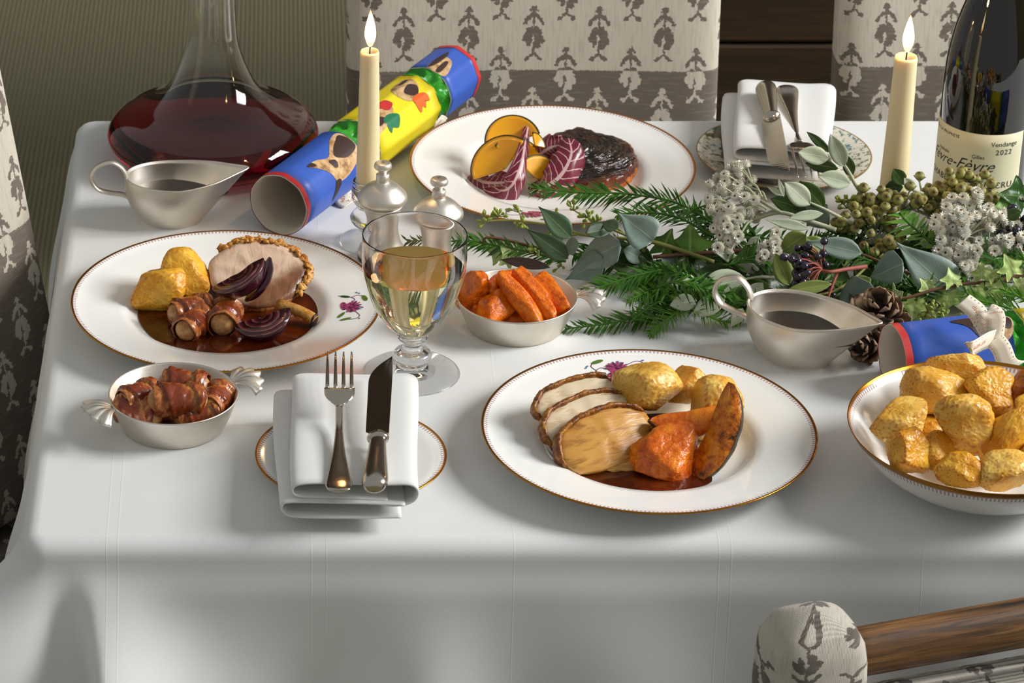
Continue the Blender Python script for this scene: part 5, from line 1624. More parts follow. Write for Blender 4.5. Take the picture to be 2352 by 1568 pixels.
def m_nut():
    M = Mt('gum_nut', rough=0.5)
    x, y, z = M.sep(M.coord()); n = M.noise(500, 3, 0.6)
    c = M.mix(n, '#83803a', '#a3a057'); c = M.mix(M.step(0.0034, 0.0050, z), c, '#5f4c22')
    M.set('col', c); M.bump(n, 0.3, 0.0004); return M.m
M_NUT = m_nut()
def m_bud():
    M = Mt('white_everlasting', rough=0.9)
    x, y, z = M.sep(M.coord())
    rr = M.ma('SQRT', M.ma('ADD', M.ma('MULTIPLY', x, x), M.ma('MULTIPLY', y, y)))
    core = M.ma('MULTIPLY', M.ma('SUBTRACT', 1.0, M.step(0.0008, 0.0013, rr)), M.ma('GREATER_THAN', z, 0.002))
    base = M.ma('SUBTRACT', 1.0, M.step(-0.0035, -0.0005, z))
    c = M.mix(M.ma('MULTIPLY', base, 0.6), '#efede0', '#b8a37c'); c = M.mix(core, c, '#6b4216')
    M.set('col', c); return M.m
M_BUD = m_bud()
M_BERR = Mt('dark_berry', col=lin('#241a2e'), rough=0.25, coat=0.4, coatr=0.15).m
M_BERRB = Mt('blue_black_berry', col=lin('#1d1a2a'), rough=0.3, coat=0.4, coatr=0.2).m
def m_cone():
    M = Mt('pinecone_scale', rough=0.7)
    x, y, z = M.sep(M.coord()); n = M.noise(220, 4, 0.65)
    c = M.mix(n, '#4a3322', '#7f6148'); c = M.mix(M.step(0.008, 0.016, x), M.mix(n, '#2a1b10', '#3d281a'), M.mix(n, '#7a5c42', '#a98c6c'))
    M.set('col', c); M.bump(n, 0.5, 0.001); return M.m
M_CONE = m_cone()
M_CONED = plain('pinecone_core', '#1f140c', 0.9)

SH = {'round': [0, .62, .92, 1.0, .96, .84, .64, .40, .16, 0], 'oval': [0, .50, .78, .95, 1.0, .98, .88, .68, .38, 0], 'heart': [.25, .92, 1.0, .97, .86, .70, .50, .30, .12, 0],
      'lance': [0, .45, .78, .96, 1.0, .92, .74, .50, .25, 0], 'drop': [0, .30, .55, .78, .95, 1.0, .90, .66, .32, 0]}
def leaf_vf(shape, L, W, fold=.25, curl=.25, wav=.05, seed=0):
    pr = SH[shape]; n = 2 * (len(pr) - 1) + 1; nv = 7
    V = []; uv = []
    for i in range(n):
        s = i / (n - 1); f = s * (len(pr) - 1); k = min(int(f), len(pr) - 2)
        w = max(.012, lerp(pr[k], pr[k + 1], f - k)) * W / 2
        for j in range(nv):
            q = j / (nv - 1) * 2 - 1
            z = fold * w * abs(q) - curl * L * (s * s) * .5 + wav * W * noise.noise(Vector((s * 2.4, q * 1.2, seed)))
            V.append((s * L, q * w, z)); uv.append((s, j / (nv - 1)))
    V2, Fc = thicken((V, grid_faces(n, nv)), n, nv, .00045)
    return V2, Fc, uv + uv
IVY = [(0, 0), (-.10, .22), (-.22, .48), (.06, .46), (.22, .42), (.30, .62), (.46, .78), (.56, .50), (.68, .30), (.90, .16), (1.15, 0), (.90, -.16), (.68, -.30), (.56, -.52), (.44, -.74), (.30, -.60), (.22, -.40), (.06, -.46), (-.20, -.46), (-.10, -.22)]
def ivy_vf(L, seed=0, curl=.3):
    P = catmull([(a, b, 0) for a, b in IVY], 3, True); V = []; uv = []; m = 5
    c = Vector((.35, 0, 0))
    for r in range(m + 1):
        for p in P:
            q = c.lerp(p, max(.02, r / m)); z = .10 * abs(q.y) - curl * q.x * q.x * .4 - curl * .5 * q.y * q.y + .10 * noise.noise(Vector((q.x * 3, q.y * 3, seed)))
            V.append((q.x * L, q.y * L, z * L)); uv.append((min(1, max(0, q.x)), q.y * .6 + .5))
    n = len(P); Fc = grid_faces(m + 1, n, False, True)
    Fc = [tuple(reversed(f)) for f in Fc]
    k = len(V)
    V2 = V + [(x, y, z - .0004) for x, y, z in V]
    F2 = Fc + [tuple(i + k for i in reversed(f)) for f in Fc] + [(m * n + (i + 1) % n, m * n + i, m * n + i + k, m * n + (i + 1) % n + k) for i in range(n)]
    return V2, F2, uv + uv
CAMP = Vector((0, 0, CAM_Z))
_ls = [0]
def leaf(parent, root, b, t, wpx, mat, shape='round', tw=(0, 0, 0), up=.35, fold=.2, curl=.15):
    """leaf from b to t (world points), width in picture pixels, turned mostly to the sky and viewer"""
    _ls[0] += 1
    L = (t - b).length
    W = wpx / 2480
    n = ((CAMP - b).normalized() + Vector((0, 0, up)) + Vector(tw)).normalized()
    M = frame_between(b, t, n)
    if shape == 'ivy': V, Fc, uv = ivy_vf(L, _ls[0], curl)
    else: V, Fc, uv = leaf_vf(shape, L, W, fold, curl, .06, _ls[0])
    o = part('leaf', (V, Fc), mat, parent, uv=uv)
    M.translation = b - root
    o.matrix_local = M
    return o
def stem(parent, root, pts, r0, r1, mat, name='stem'):
    P = catmull([p - root for p in pts], 6)
    return part(name, tube(P, [lerp(r0, r1, i / (len(P) - 1)) for i in range(len(P))], 7), mat, parent)
def sprig(name, label, cat, root, group='garland foliage'):
    return thing(name, label, cat, root, group=group)

def needles(pts, length, width, per, seed, ang=.95, flat=.45, back=0.0):
    """two-ranked soft needles along a stem"""
    rnd = random.Random(seed)
    P = catmull(pts, 10); V = []; Fc = []
    tot = sum((b - a).length for a, b in zip(P, P[1:])); n = int(tot * per)
    for k in range(n):
        s = (k + rnd.random() * .6) / n; f = s * (len(P) - 1); i = min(int(f), len(P) - 2)
        p = P[i].lerp(P[i + 1], f - i); tg = (P[i + 1] - P[i]).normalized()
        up = Vector((0, -.35, 1)).normalized(); sd = tg.cross(up).normalized(); nn = sd.cross(tg)
        s_ = 1 if k % 2 else -1
        roll = rnd.gauss(0, flat)
        out = (sd * s_ * cos(roll) + nn * sin(roll)).normalized()
        L = length * (1 - .45 * max(0, (s - .6) / .4)) * rnd.uniform(.8, 1.1) * (.6 + .4 * min(1, s * 6))
        d = (tg * cos(ang + rnd.uniform(-.2, .2)) + out * sin(ang)).normalized()
        w = tg.cross(out); w = (w.cross(d)).normalized() * width / 2
        dr = Vector((0, 0, -1)) * L * .10
        o = len(V)
        V += [p - w * .5, p + w * .5, p + d * L * .45 + w + dr * .2, p + d * L + dr, p + d * L * .45 - w + dr * .2]
        Fc += [(o, o + 1, o + 2, o + 4), (o + 4, o + 2, o + 3)]
    return V, Fc
def yew(label, pts, length=.017, width=.0024, per=900, seed=0, mat=None, r=.0014, name='yew_sprig', smat=None, ang=.95, flat=.5, cat='foliage', group='garland foliage'):
    root = pts[0]
    t = sprig(name, label, cat, root, group)
    loc = [p - root for p in pts]
    stem(t, Vector(), loc, r, r * .5, smat or MN_YEW)
    o = part('needles', needles(loc, length, width, per, seed, ang, flat), mat or MN_YEW, t, False)
    o['kind'] = 'stuff'
    return t

Y = 2.66
# ---------------- eucalyptus with seed buds (left tail of the garland)
def seeds(parent, root, centers, seed=1):
    rnd = random.Random(seed); VFs = []; SV = []
    b0 = lathe([(0, -.0030), (.0008, -.0022), (.0015, -.0002), (.0016, .0010), (.0010, .0022), (0, .0030)], 8)
    for c, n in centers:
        for k in range(n):
            d = Vector((rnd.gauss(-.3, .7), rnd.gauss(0, .6), rnd.gauss(.5, .7))).normalized()
            e = c - root + d * rnd.uniform(.004, .0095)
            M = d.to_track_quat('Z', 'Y').to_matrix().to_4x4(); M.translation = e
            VFs.append(xf(b0, M))
            SV.append(tube([c - root, e], .0005, 5))
    part('seed_buds', join(*VFs), M_SEED, parent)['kind'] = 'stuff'
    part('bud_stalks', join(*SV), MS_GREEN, parent)
y0 = 2.70
rt = gy(1640, 602, 2.66)
t = sprig('seeded_eucalyptus', 'seeded eucalyptus branch with round grey leaves trailing over the tart plate', 'foliage', rt)
main = [gy(1640, 602, 2.66), gy(1510, 558, 2.67), gy(1410, 546, 2.68), gy(1328, 537, 2.69), gy(1302, 524, 2.70), gy(1250, 515, 2.71), gy(1180, 506, 2.72), gy(1112, 508, 2.72)]
stem(t, rt, main, .0022, .0009, MS_GREEN)
stem(t, rt, [gy(1328, 537, 2.69), gy(1290, 545, 2.69), gy(1250, 560, 2.69), gy(1225, 575, 2.69)], .0014, .0007, MS_GREEN, 'side_stem')
stem(t, rt, [gy(1470, 555, 2.67), gy(1410, 528, 2.68), gy(1370, 512, 2.69), gy(1320, 484, 2.70)], .0014, .0007, MS_GREEN, 'side_stem')
sc = [(1118, 508, 9), (1145, 497, 9), (1192, 488, 7), (1200, 512, 6), (1272, 500, 6), (1318, 484, 6), (1350, 500, 14), (1368, 512, 12), (1276, 540, 9), (1232, 574, 10), (1262, 560, 7), (1280, 596, 9), (1440, 540, 6), (1470, 562, 8), (1382, 562, 7), (1290, 610, 6)]
seeds(t, rt, [(gy(u, v, 2.69), n) for u, v, n in sc], 3)
for b, e, w, m, sh in (((1312, 546), (1238, 473), 52, ML_EUCD, 'round'), ((1305, 594), (1208, 524), 50, ML_EUCD, 'round'), ((1425, 560), (1304, 620), 78, ML_EUC, 'heart'), ((1388, 598), (1294, 642), 66, ML_EUC, 'heart'),
                       ((1264, 614), (1148, 594), 26, ML_EUCP, 'oval'), ((1500, 552), (1420, 488), 84, ML_EUC, 'heart'), ((1516, 588), (1622, 658), 40, ML_EUC, 'round'), ((1432, 574), (1488, 602), 42, ML_EUC, 'round'),
                       ((1330, 560), (1290, 575), 40, ML_EUC, 'round'), ((1420, 525), (1380, 508), 36, ML_EUCD, 'round'), ((1345, 535), (1420, 520), 40, ML_EUCD, 'round')):
    leaf(t, rt, gy(*b, 2.66), gy(*e, 2.675), w, m, sh, (random.Random(b[0]).uniform(-.3, .3), 0, 0))
# ---------------- big eucalyptus leaves on the right
rt = gy(2190, 640, 2.62)
t = sprig('eucalyptus_branch', 'eucalyptus branch with large blue-grey leaves in front of the white flowers', 'foliage', rt)
stem(t, rt, [gy(2230, 690, 2.60), gy(2190, 668, 2.61), gy(2070, 620, 2.61), gy(1980, 584, 2.63), gy(1950, 575, 2.64)], .0018, .001, MS_TWIG)
for b, e, w, m, sh, yy in (((2186, 672), (2060, 556), 100, ML_EUC, 'heart', 2.60), ((2075, 606), (1992, 640), 78, ML_EUC, 'heart', 2.60), ((1980, 582), (1852, 552), 52, ML_EUC, 'round', 2.63), ((2004, 657), (1902, 738), 84, ML_EUC, 'heart', 2.58),
                           ((2190, 660), (2236, 690), 44, ML_EUC, 'round', 2.59), ((1900, 470), (1850, 520), 80, ML_EUC, 'round', 2.70), ((1985, 700), (1950, 662), 50, ML_EUCD, 'round', 2.58)):
    leaf(t, rt, gy(*b, yy), gy(*e, yy + .012), w, m, sh, (random.Random(b[0] + 1).uniform(-.25, .25), 0, 0), curl=.1)
# ---------------- pale oval leaves behind the right gravy boat
rt = gy(1790, 640, 2.63)
t = sprig('silver_leaf_sprig', 'sprig of pale grey oval leaves beside the gravy boat handle', 'foliage', rt)
stem(t, rt, [gy(1790, 638, 2.63), gy(1750, 636, 2.63), gy(1712, 641, 2.63), gy(1680, 648, 2.62)], .0018, .001, MS_PALE)
stem(t, rt, [gy(1752, 636, 2.63), gy(1749, 628, 2.64)], .0014, .001, MS_PALE, 'side_stem')
for b, e, w, sh, yy in (((1714, 641), (1604, 662), 64, 'oval', 2.61), ((1608, 656), (1530, 645), 48, 'oval', 2.62), ((1666, 680), (1590, 724), 46, 'oval', 2.59), ((1750, 628), (1643, 577), 32, 'lance', 2.65), ((1752, 650), (1712, 694), 34, 'lance', 2.60), ((1706, 708), (1679, 750), 30, 'lance', 2.58), ((1600, 690), (1540, 700), 40, 'oval', 2.59)):
    leaf(t, rt, gy(*b, yy), gy(*e, yy - .01), w, ML_PALE, sh, (0, 0, 0), curl=.12)
# ---------------- upright olive-like sprigs
def olive(label, pts, leaves, y):
    rt = gy(*pts[0], y)
    t = sprig('olive_sprig', label, 'foliage', rt)
    stem(t, rt, [gy(u, v, y) for u, v in pts], .0022, .0009, MS_PALE)
    for b, e, w, m in leaves:
        leaf(t, rt, gy(*b, y - (.004 if m is ML_PALE else -.004)), gy(*e, y - (.012 if m is ML_PALE else -.008)), w, m, 'oval', (0, 0, -.2), curl=.1)
olive('tall olive sprig rising in front of the far cutlery', [(1990, 462), (1962, 418), (1948, 392), (1932, 370), (1905, 346)],
      [((1904, 363), (1834, 350), 42, ML_PALE), ((1940, 382), (1908, 310), 40, ML_PALE), ((1908, 350), (1854, 303), 20, ML_DARK), ((1925, 387), (1850, 374), 32, ML_DARK), ((1955, 406), (1944, 355), 28, ML_DARK), ((1953, 422), (1882, 402), 42, ML_PALE)], 2.70)
olive('low olive sprig lying over the woolly flower stems', [(1960, 515), (1920, 494), (1890, 478), (1858, 464)],
      [((1860, 470), (1804, 420), 48, ML_PALE), ((1893, 478), (1838, 416), 44, ML_DARK), ((1852, 481), (1770, 456), 42, ML_DARK), ((1890, 490), (1814, 500), 24, ML_PALE)], 2.68)
olive('small green sprig against the right-hand candle', [(2120, 446), (2098, 436), (2078, 424)],
      [((2076, 424), (2052, 388), 34, ML_DARK), ((2074, 430), (2030, 432), 34, ML_DARK), ((2098, 436), (2078, 410), 26, ML_PALE)], 2.70)
# ---------------- olive-green bay leaves with berries
def berries(parent, root, spots, r, mat, seed):
    rnd = random.Random(seed)
    me = mesh('berry', *[[(x * r * .9, y * r * .9, z * r * 1.18) for x, y, z in ico(2)[0]], ico(2)[1]], mat)
    SV = []
    for c, h, n, sp in spots:
        for k in range(n):
            q = c + Vector((rnd.gauss(0, sp), rnd.gauss(0, sp * .8), rnd.gauss(0, sp)))
            o = link('berry', me, parent, q - root, (rnd.uniform(0, 3), rnd.uniform(0, 3), 0))
            mid = q.lerp(h, .5) + Vector((0, 0, .004))
            SV.append(tube(catmull([q - root, mid - root, h - root], 4), .0006, 5))
    part('berry_stalks', join(*SV), MS_RED, parent)
rt = gy(1990, 612, 2.61)
t = sprig('berry_sprig', 'sprig of dark purple berries on reddish stalks with olive-green leaves', 'foliage', rt)
stem(t, rt, [gy(1990, 612, 2.61), gy(1945, 618, 2.60), gy(1905, 624, 2.59), gy(1870, 618, 2.60)], .0022, .0012, MS_RED)
stem(t, rt, [gy(1925, 622, 2.60), gy(1912, 655, 2.59), gy(1900, 690, 2.58)], .0016, .0009, MS_RED, 'side_stem')
stem(t, rt, [gy(1990, 612, 2.61), gy(1960, 640, 2.60), gy(1905, 672, 2.59), gy(1820, 680, 2.585)], .0014, .0009, MS_GREEN, 'side_stem')
h1 = gy(1888, 618, 2.595)
berries(t, rt, [(gy(1832, 598, 2.595), h1, 7, .0050), (gy(1842, 622, 2.595), h1, 9, .0055), (gy(1838, 648, 2.590), h1, 9, .0055), (gy(1866, 657, 2.58), h1, 2, .002), (gy(1848, 572, 2.61), gy(1890, 600, 2.61), 4, .005), (gy(1872, 582, 2.61), gy(1890, 600, 2.61), 4, .006), (gy(1895, 684, 2.592), gy(1915, 660, 2.595), 10, .0055), (gy(1872, 684, 2.596), gy(1905, 670, 2.595), 6, .0045)], .0040, M_BERR, 5)
for b, e, w, yy in (((1852, 538), (1794, 578), 52, 2.64), ((1812, 655), (1783, 584), 46, 2.62), ((1910, 652), (1800, 670), 32, 2.575), ((1900, 580), (1850, 545), 40, 2.65), ((2000, 640), (1950, 668), 40, 2.60)):
    leaf(t, rt, gy(*b, yy), gy(*e, yy), w, ML_BAY, 'oval', (0, 0, 0))
rt = gy(2352, 540, 2.66)
t = sprig('berry_cluster', 'tight cluster of blue-black berries at the right edge of the garland', 'foliage', rt)
berries(t, rt, [(gy(2340, 500, 2.67), rt, 8, .007), (gy(2330, 530, 2.66), rt, 9, .008), (gy(2348, 555, 2.65), rt, 8, .007), (gy(2370, 520, 2.66), rt, 8, .009)], .0044, M_BERRB, 9)
leaf(t, rt, gy(2345, 486, 2.66), gy(2310, 500, 2.66), 30, ML_DARK, 'oval')
# ---------------- white everlasting flowers
def bud_mesh():
    rnd = random.Random(4)
    V = [v * .0031 for v in ico(2)[0]]; Fc = list(ico(2)[1])
    for k in range(70):
        z = 1 - 1.7 * (k + .5) / 70; a = k * 2.39996; q = sqrt(max(0, 1 - z * z))
        d = Vector((q * cos(a), q * sin(a), z)); tip = (d + Vector((0, 0, .55))).normalized()
        sd = d.cross(Vector((0, 0, 1))); sd = sd.normalized() if sd.length > .01 else Vector((1, 0, 0))
        if z > .86: continue
        o = len(V); b = d * .0026; w = .00105
        V += [b - sd * w * .6, b + sd * w * .6, b + (d * .6 + tip * .4) * .0013 + sd * w, b + (d * .4 + tip * .8) * rnd.uniform(.0020, .0028), b + (d * .6 + tip * .4) * .0013 - sd * w]
        Fc += [(o, o + 1, o + 2, o + 4), (o + 4, o + 2, o + 3)]
    return mesh('flower_bud', V, Fc, M_BUD, False)
BUD = bud_mesh()
def everlasting(label, root, hub, spots, seed, leaves=(), cone=False):
    """spots: (centre, count, spread); every bud on a woolly stalk back to its hub"""
    rnd = random.Random(seed)
    t = sprig('everlasting_flowers', label, 'flowers', root)
    SV = []
    for c, n, sp, hb in spots:
        mid0 = c.lerp(hb, .42)
        SV.append(tube(catmull([mid0 - root, c.lerp(hb, .7) - root + Vector((0, 0, .003)), hb - root], 5), [.0010] * 10 + [.0014], 6))
        for k in range(n):
            q = c + Vector((rnd.gauss(0, sp), rnd.gauss(0, sp * .8), rnd.gauss(0, sp)))
            d = ((q - hb).normalized() + (CAMP - q).normalized() * .8 + Vector((rnd.gauss(0, .35), rnd.gauss(0, .35), rnd.gauss(0, .35) + .3))).normalized()
            s = rnd.uniform(.95, 1.25)
            o = link('flower_bud', BUD, t, q - root, d.to_track_quat('Z', 'Y').to_euler()); o.scale = (s, s, s)
            SV.append(tube(catmull([q - root, q.lerp(mid0, .55) - root + Vector((0, 0, .002)), mid0 - root], 3), .0008, 5))
    part('stalks', join(*SV), MS_PALE, t)
    for b, e, w, m in leaves: leaf(t, root, b, e, w, m, 'lance')
    return t
hb = gy(1800, 490, 2.68); rt = gy(1920, 528, 2.67)
sp = [(gy(u, v, y), n, s, gy(hu, hv, 2.68)) for u, v, y, n, s, hu, hv in
      ((1668, 402, 2.70, 6, .005, 1740, 455), (1710, 398, 2.70, 6, .005, 1750, 452), (1652, 440, 2.69, 9, .006, 1740, 470), (1648, 468, 2.68, 10, .006, 1740, 480), (1664, 490, 2.67, 9, .005, 1730, 500), (1690, 420, 2.70, 5, .006, 1745, 460), (1660, 520, 2.66, 8, .005, 1730, 505), (1686, 552, 2.65, 9, .006, 1730, 505), (1700, 470, 2.68, 5, .008, 1760, 480), (1740, 490, 2.69, 3, .005, 1790, 490), (1735, 425, 2.70, 3, .006, 1760, 460), (1768, 582, 2.64, 14, .007, 1770, 530))]
t = everlasting('fan of white everlasting flowers on pale woolly stems at the left', rt, hb, sp, 2, [(gy(1858, 526, 2.66), gy(1760, 503, 2.665), 26, ML_PALE), (gy(1800, 450, 2.68), gy(1762, 428, 2.69), 14, ML_PALE), (gy(1800, 452, 2.68), gy(1788, 408, 2.69), 12, ML_PALE), (gy(1745, 545, 2.65), gy(1712, 562, 2.65), 16, ML_PALE)])
stem(t, rt, [gy(1730, 505, 2.68), gy(1790, 488, 2.68), gy(1850, 505, 2.675), gy(1920, 528, 2.67)], .0016, .0024, MS_PALE)
stem(t, rt, [gy(1745, 460, 2.69), gy(1775, 478, 2.68), gy(1800, 490, 2.68)], .0013, .0018, MS_PALE)
stem(t, rt, [gy(1770, 530, 2.66), gy(1790, 520, 2.67), gy(1850, 515, 2.67)], .0013, .0018, MS_PALE)
hb = gy(2250, 590, 2.65); rt = gy(2260, 610, 2.64)
sp = [(gy(u, v, y), n, s, gy(hu, hv, 2.655)) for u, v, y, n, s, hu, hv in
      ((2180, 510, 2.66, 15, .0085, 2225, 575), (2175, 540, 2.65, 16, .0085, 2225, 580), (2205, 480, 2.67, 12, .0075, 2240, 560), (2235, 465, 2.68, 9, .006, 2250, 550), (2210, 520, 2.65, 15, .0085, 2230, 580), (2250, 510, 2.665, 14, .0085, 2255, 570), (2280, 520, 2.665, 12, .008, 2265, 570), (2275, 490, 2.67, 6, .006, 2270, 560), (2315, 500, 2.67, 5, .004, 2290, 560), (2190, 570, 2.64, 13, .0075, 2225, 600), (2210, 600, 2.63, 14, .0075, 2230, 610), (2235, 622, 2.62, 13, .0075, 2250, 600), (2210, 630, 2.62, 9, .006, 2240, 605), (2190, 605, 2.63, 9, .006, 2230, 605), (2305, 560, 2.65, 12, .0075, 2280, 590), (2330, 570, 2.65, 11, .0075, 2290, 600), (2300, 595, 2.64, 9, .007, 2270, 600), (2340, 600, 2.64, 8, .007, 2290, 605))]
everlasting('dense cluster of white everlasting flowers right of the big grey leaf', rt, hb, sp, 6, [(gy(2260, 600, 2.64), gy(2282, 586, 2.64), 14, ML_PALE), (gy(2255, 605, 2.64), gy(2225, 590, 2.63), 14, ML_PALE)])
# ---------------- gum nuts
NUTV, NUTF = lathe(prof_smooth([(0, -.0052), (.0012, -.0046), (.0026, -.0018), (.0042, .0006), (.0044, .0020), (.0036, .0036), (.0016, .0046), (.0006, .0054), (0, .0058)], 2), 14)
NUT = mesh('gum_nut', NUTV, NUTF, M_NUT)
def calyx():
    V = [(0, 0, -.0060)]; n = 8
    for k in range(n):
        a = 2 * pi * k / n; r = .0060 if k % 2 == 0 else .0036
        V.append((r * cos(a), r * sin(a), .0010 if k % 2 == 0 else -.0012))
    return V, [(0, 1 + k, 1 + (k + 1) % n) for k in range(n)]
CAL = mesh('calyx', *calyx(), MS_PALE, False)
def gumnuts(label, root, spots, seed):
    rnd = random.Random(seed)
    t = sprig('gum_nut_cluster', label, 'foliage', root)
    SV = []
    for c, n, sx, sz in spots:
        hub = c + Vector((0, .012, -.018))
        for k in range(n):
            q = c + Vector((rnd.gauss(0, sx), rnd.gauss(0, .006), rnd.gauss(0, sz)))
            d = ((q - hub).normalized() + (CAMP - q).normalized() * .5 + Vector((rnd.gauss(0, .3), rnd.gauss(0, .3), rnd.gauss(0, .3) + .3))).normalized()
            o = link('gum_nut', NUT, t, q - root, d.to_track_quat('Z', 'Y').to_euler())
            s = rnd.uniform(.9, 1.18); o.scale = (s, s, s)
            c_ = link('calyx', CAL, o)
            SV.append(tube([q - root - d * .004, hub - root], [.0010, .0014], 5))
        SV.append(tube([hub - root, root - root], .0016, 6))
    part('stalks', join(*SV), MS_PALE, t)
gumnuts('cluster of olive-brown gum nuts left of the candle base', gy(2010, 560, 2.68), [(gy(1965, 455, 2.70), 6, .007, .005), (gy(1995, 455, 2.70), 7, .008, .006), (gy(2022, 462, 2.69), 7, .008, .006), (gy(2050, 460, 2.69), 6, .007, .006), (gy(2080, 460, 2.69), 6, .006, .006), (gy(1990, 490, 2.69), 6, .008, .006), (gy(2020, 500, 2.68), 7, .008, .006), (gy(2045, 505, 2.68), 5, .006, .006), (gy(1945, 520, 2.68), 6, .007, .006), (gy(1965, 505, 2.68), 4, .006, .005), (gy(2020, 545, 2.67), 5, .007, .006), (gy(2045, 555, 2.66), 6, .007, .006), (gy(2015, 580, 2.65), 5, .006, .005)], 3)
gumnuts('cluster of olive-brown gum nuts in front of the bottle label', gy(2200, 520, 2.69), [(gy(2105, 452, 2.71), 5, .006, .005), (gy(2130, 432, 2.71), 6, .007, .005), (gy(2155, 440, 2.71), 6, .008, .006), (gy(2185, 422, 2.71), 6, .007, .006), (gy(2215, 420, 2.71), 7, .007, .006), (gy(2245, 420, 2.71), 7, .006, .007), (gy(2175, 462, 2.70), 7, .008, .006), (gy(2205, 448, 2.70), 6, .007, .005), (gy(2265, 455, 2.70), 6, .006, .006), (gy(2285, 460, 2.70), 5, .006, .006), (gy(2140, 470, 2.70), 6, .007, .006), (gy(2185, 485, 2.69), 5, .007, .005)], 7)
# ---------------- ivy
rt = gy(1622, 596, 2.66)
t = sprig('ivy_sprig', 'sprig of plain green ivy under the yew at the left', 'foliage', rt)
stem(t, rt, [rt, gy(1590, 580, 2.67), gy(1530, 575, 2.67)], .0012, .0008, MS_TWIG)
leaf(t, rt, gy(1585, 590, 2.665), gy(1585, 520, 2.69), 70, ML_IVY, 'ivy'); leaf(t, rt, gy(1520, 580, 2.67), gy(1540, 530, 2.68), 40, ML_IVY, 'ivy', (-.3, 0, 0)); leaf(t, rt, gy(1180, 600, 2.69), gy(1155, 570, 2.69), 40, ML_IVYP, 'ivy'); leaf(t, rt, gy(1160, 585, 2.70), gy(1120, 570, 2.70), 30, ML_IVYP, 'ivy')
stem(t, rt, [gy(1250, 575, 2.69), gy(1180, 555, 2.70), gy(1120, 545, 2.70), gy(1108, 562, 2.70)], .0016, .0010, MS_TWIG, 'side_stem')
rt = gy(2365, 626, 2.60)
t = sprig('ivy_vine', 'woody ivy vine with small pale leaves trailing above the ribboned cracker', 'foliage', rt)
stem(t, rt, [rt, gy(2290, 645, 2.595), gy(2215, 652, 2.59), gy(2150, 664, 2.585), (gy(2090, 682, 2.58)), gy(2055, 688, 2.58), gy(2042, 706, 2.58)], .0020, .0011, MS_TWIG)
for b, e, k in (((2138, 665), (2118, 640), 0), ((2140, 662), (2130, 642), 1), ((2188, 655), (2184, 618), 2), ((2195, 652), (2208, 640), 3), ((2255, 640), (2252, 606), 4), ((2285, 640), (2266, 616), 5), ((2330, 630), (2314, 588), 6), ((2104, 684), (2092, 728), 7), ((2178, 670), (2168, 712), 8), ((2182, 672), (2200, 700), 9), ((2240, 660), (2250, 702), 10), ((2285, 650), (2296, 690), 11), ((2052, 688), (2062, 674), 12), ((2345, 640), (2350, 672), 13)):
    leaf(t, rt, gy(*b, 2.587), gy(*e, 2.575 if k > 6 else 2.592), 30, ML_IVYP, 'ivy', (random.Random(k).uniform(-.6, .6), 0, 0), curl=.5)
rt = gy(2352, 470, 2.68)
t = sprig('ivy_leaf', 'large dark ivy leaf at the right edge beside the bottle', 'foliage', rt)
stem(t, rt, [gy(2362, 475, 2.68), gy(2348, 455, 2.68)], .001, .0008, MS_TWIG)
leaf(t, rt, gy(2362, 452, 2.685), gy(2302, 446, 2.68), 60, ML_IVYD, 'ivy'); leaf(t, rt, gy(2330, 490, 2.675), gy(2272, 484, 2.67), 40, ML_IVY, 'ivy')
# ---------------- yew and feathery greens
g = lambda *q: [gy(u, v, y) for u, v, y in q]
yew('long yew sprig lying across the rim of the tart plate', g((1650, 520, 2.70), (1560, 468, 2.73), (1450, 446, 2.745), (1340, 442, 2.745), (1226, 432, 2.74)), .023, .0023, 1000, 1, ang=.75)
yew('yew sprig below the long one near the ivy', g((1640, 545, 2.69), (1560, 500, 2.71), (1480, 488, 2.715), (1420, 492, 2.71)), .020, .0022, 1000, 2, ang=.8)
yew('yew tip reaching right towards the white flowers', g((1560, 500, 2.71), (1590, 482, 2.72), (1632, 468, 2.72)), .009, .0020, 900, 3)
yew('yew sprig tip pointing left behind the wine glass', g((1300, 600, 2.68), (1200, 575, 2.69), (1120, 560, 2.70), (1068, 552, 2.70), (935, 552, 2.70)), .018, .0022, 900, 4, ang=.8)
yew('yew sprig above the carrot dish handle', g((1560, 612, 2.63), (1480, 628, 2.62), (1410, 648, 2.61), (1355, 668, 2.60)), .023, .0023, 1000, 5, ang=.75)
yew('dark yew sprig lying on the cloth right of the carrot dish', g((1560, 705, 2.60), (1480, 724, 2.59), (1400, 742, 2.58), (1298, 755, 2.58)), .019, .0022, 950, 6, ang=.8)
yew('bright yew sprig over the gum nuts', g((2150, 566, 2.645), (2110, 532, 2.66), (2082, 508, 2.67), (2066, 488, 2.68)), .022, .0034, 620, 7, MN_YEWB, ang=1.15, flat=.15)
yew('feathery green sprig hanging towards the cloth by the pale leaves', g((1600, 660, 2.62), (1570, 700, 2.59), (1530, 735, 2.575), (1490, 765, 2.57)), .015, .0012, 1700, 8, MN_FERN, name='feathery_sprig', smat=MN_FERN, flat=.9)
yew('feathery green sprig below the gravy boat handle', g((1540, 680, 2.60), (1600, 712, 2.585), (1650, 735, 2.58), (1690, 742, 2.58)), .014, .0012, 1700, 9, MN_FERN, name='feathery_sprig', smat=MN_FERN, flat=.9)
yew('feathery green sprig in the middle of the left half', g((1620, 690, 2.60), (1560, 665, 2.61), (1500, 668, 2.61), (1440, 690, 2.60)), .015, .0012, 1600, 10, MN_FERN, name='feathery_sprig', smat=MN_FERN, flat=.9)
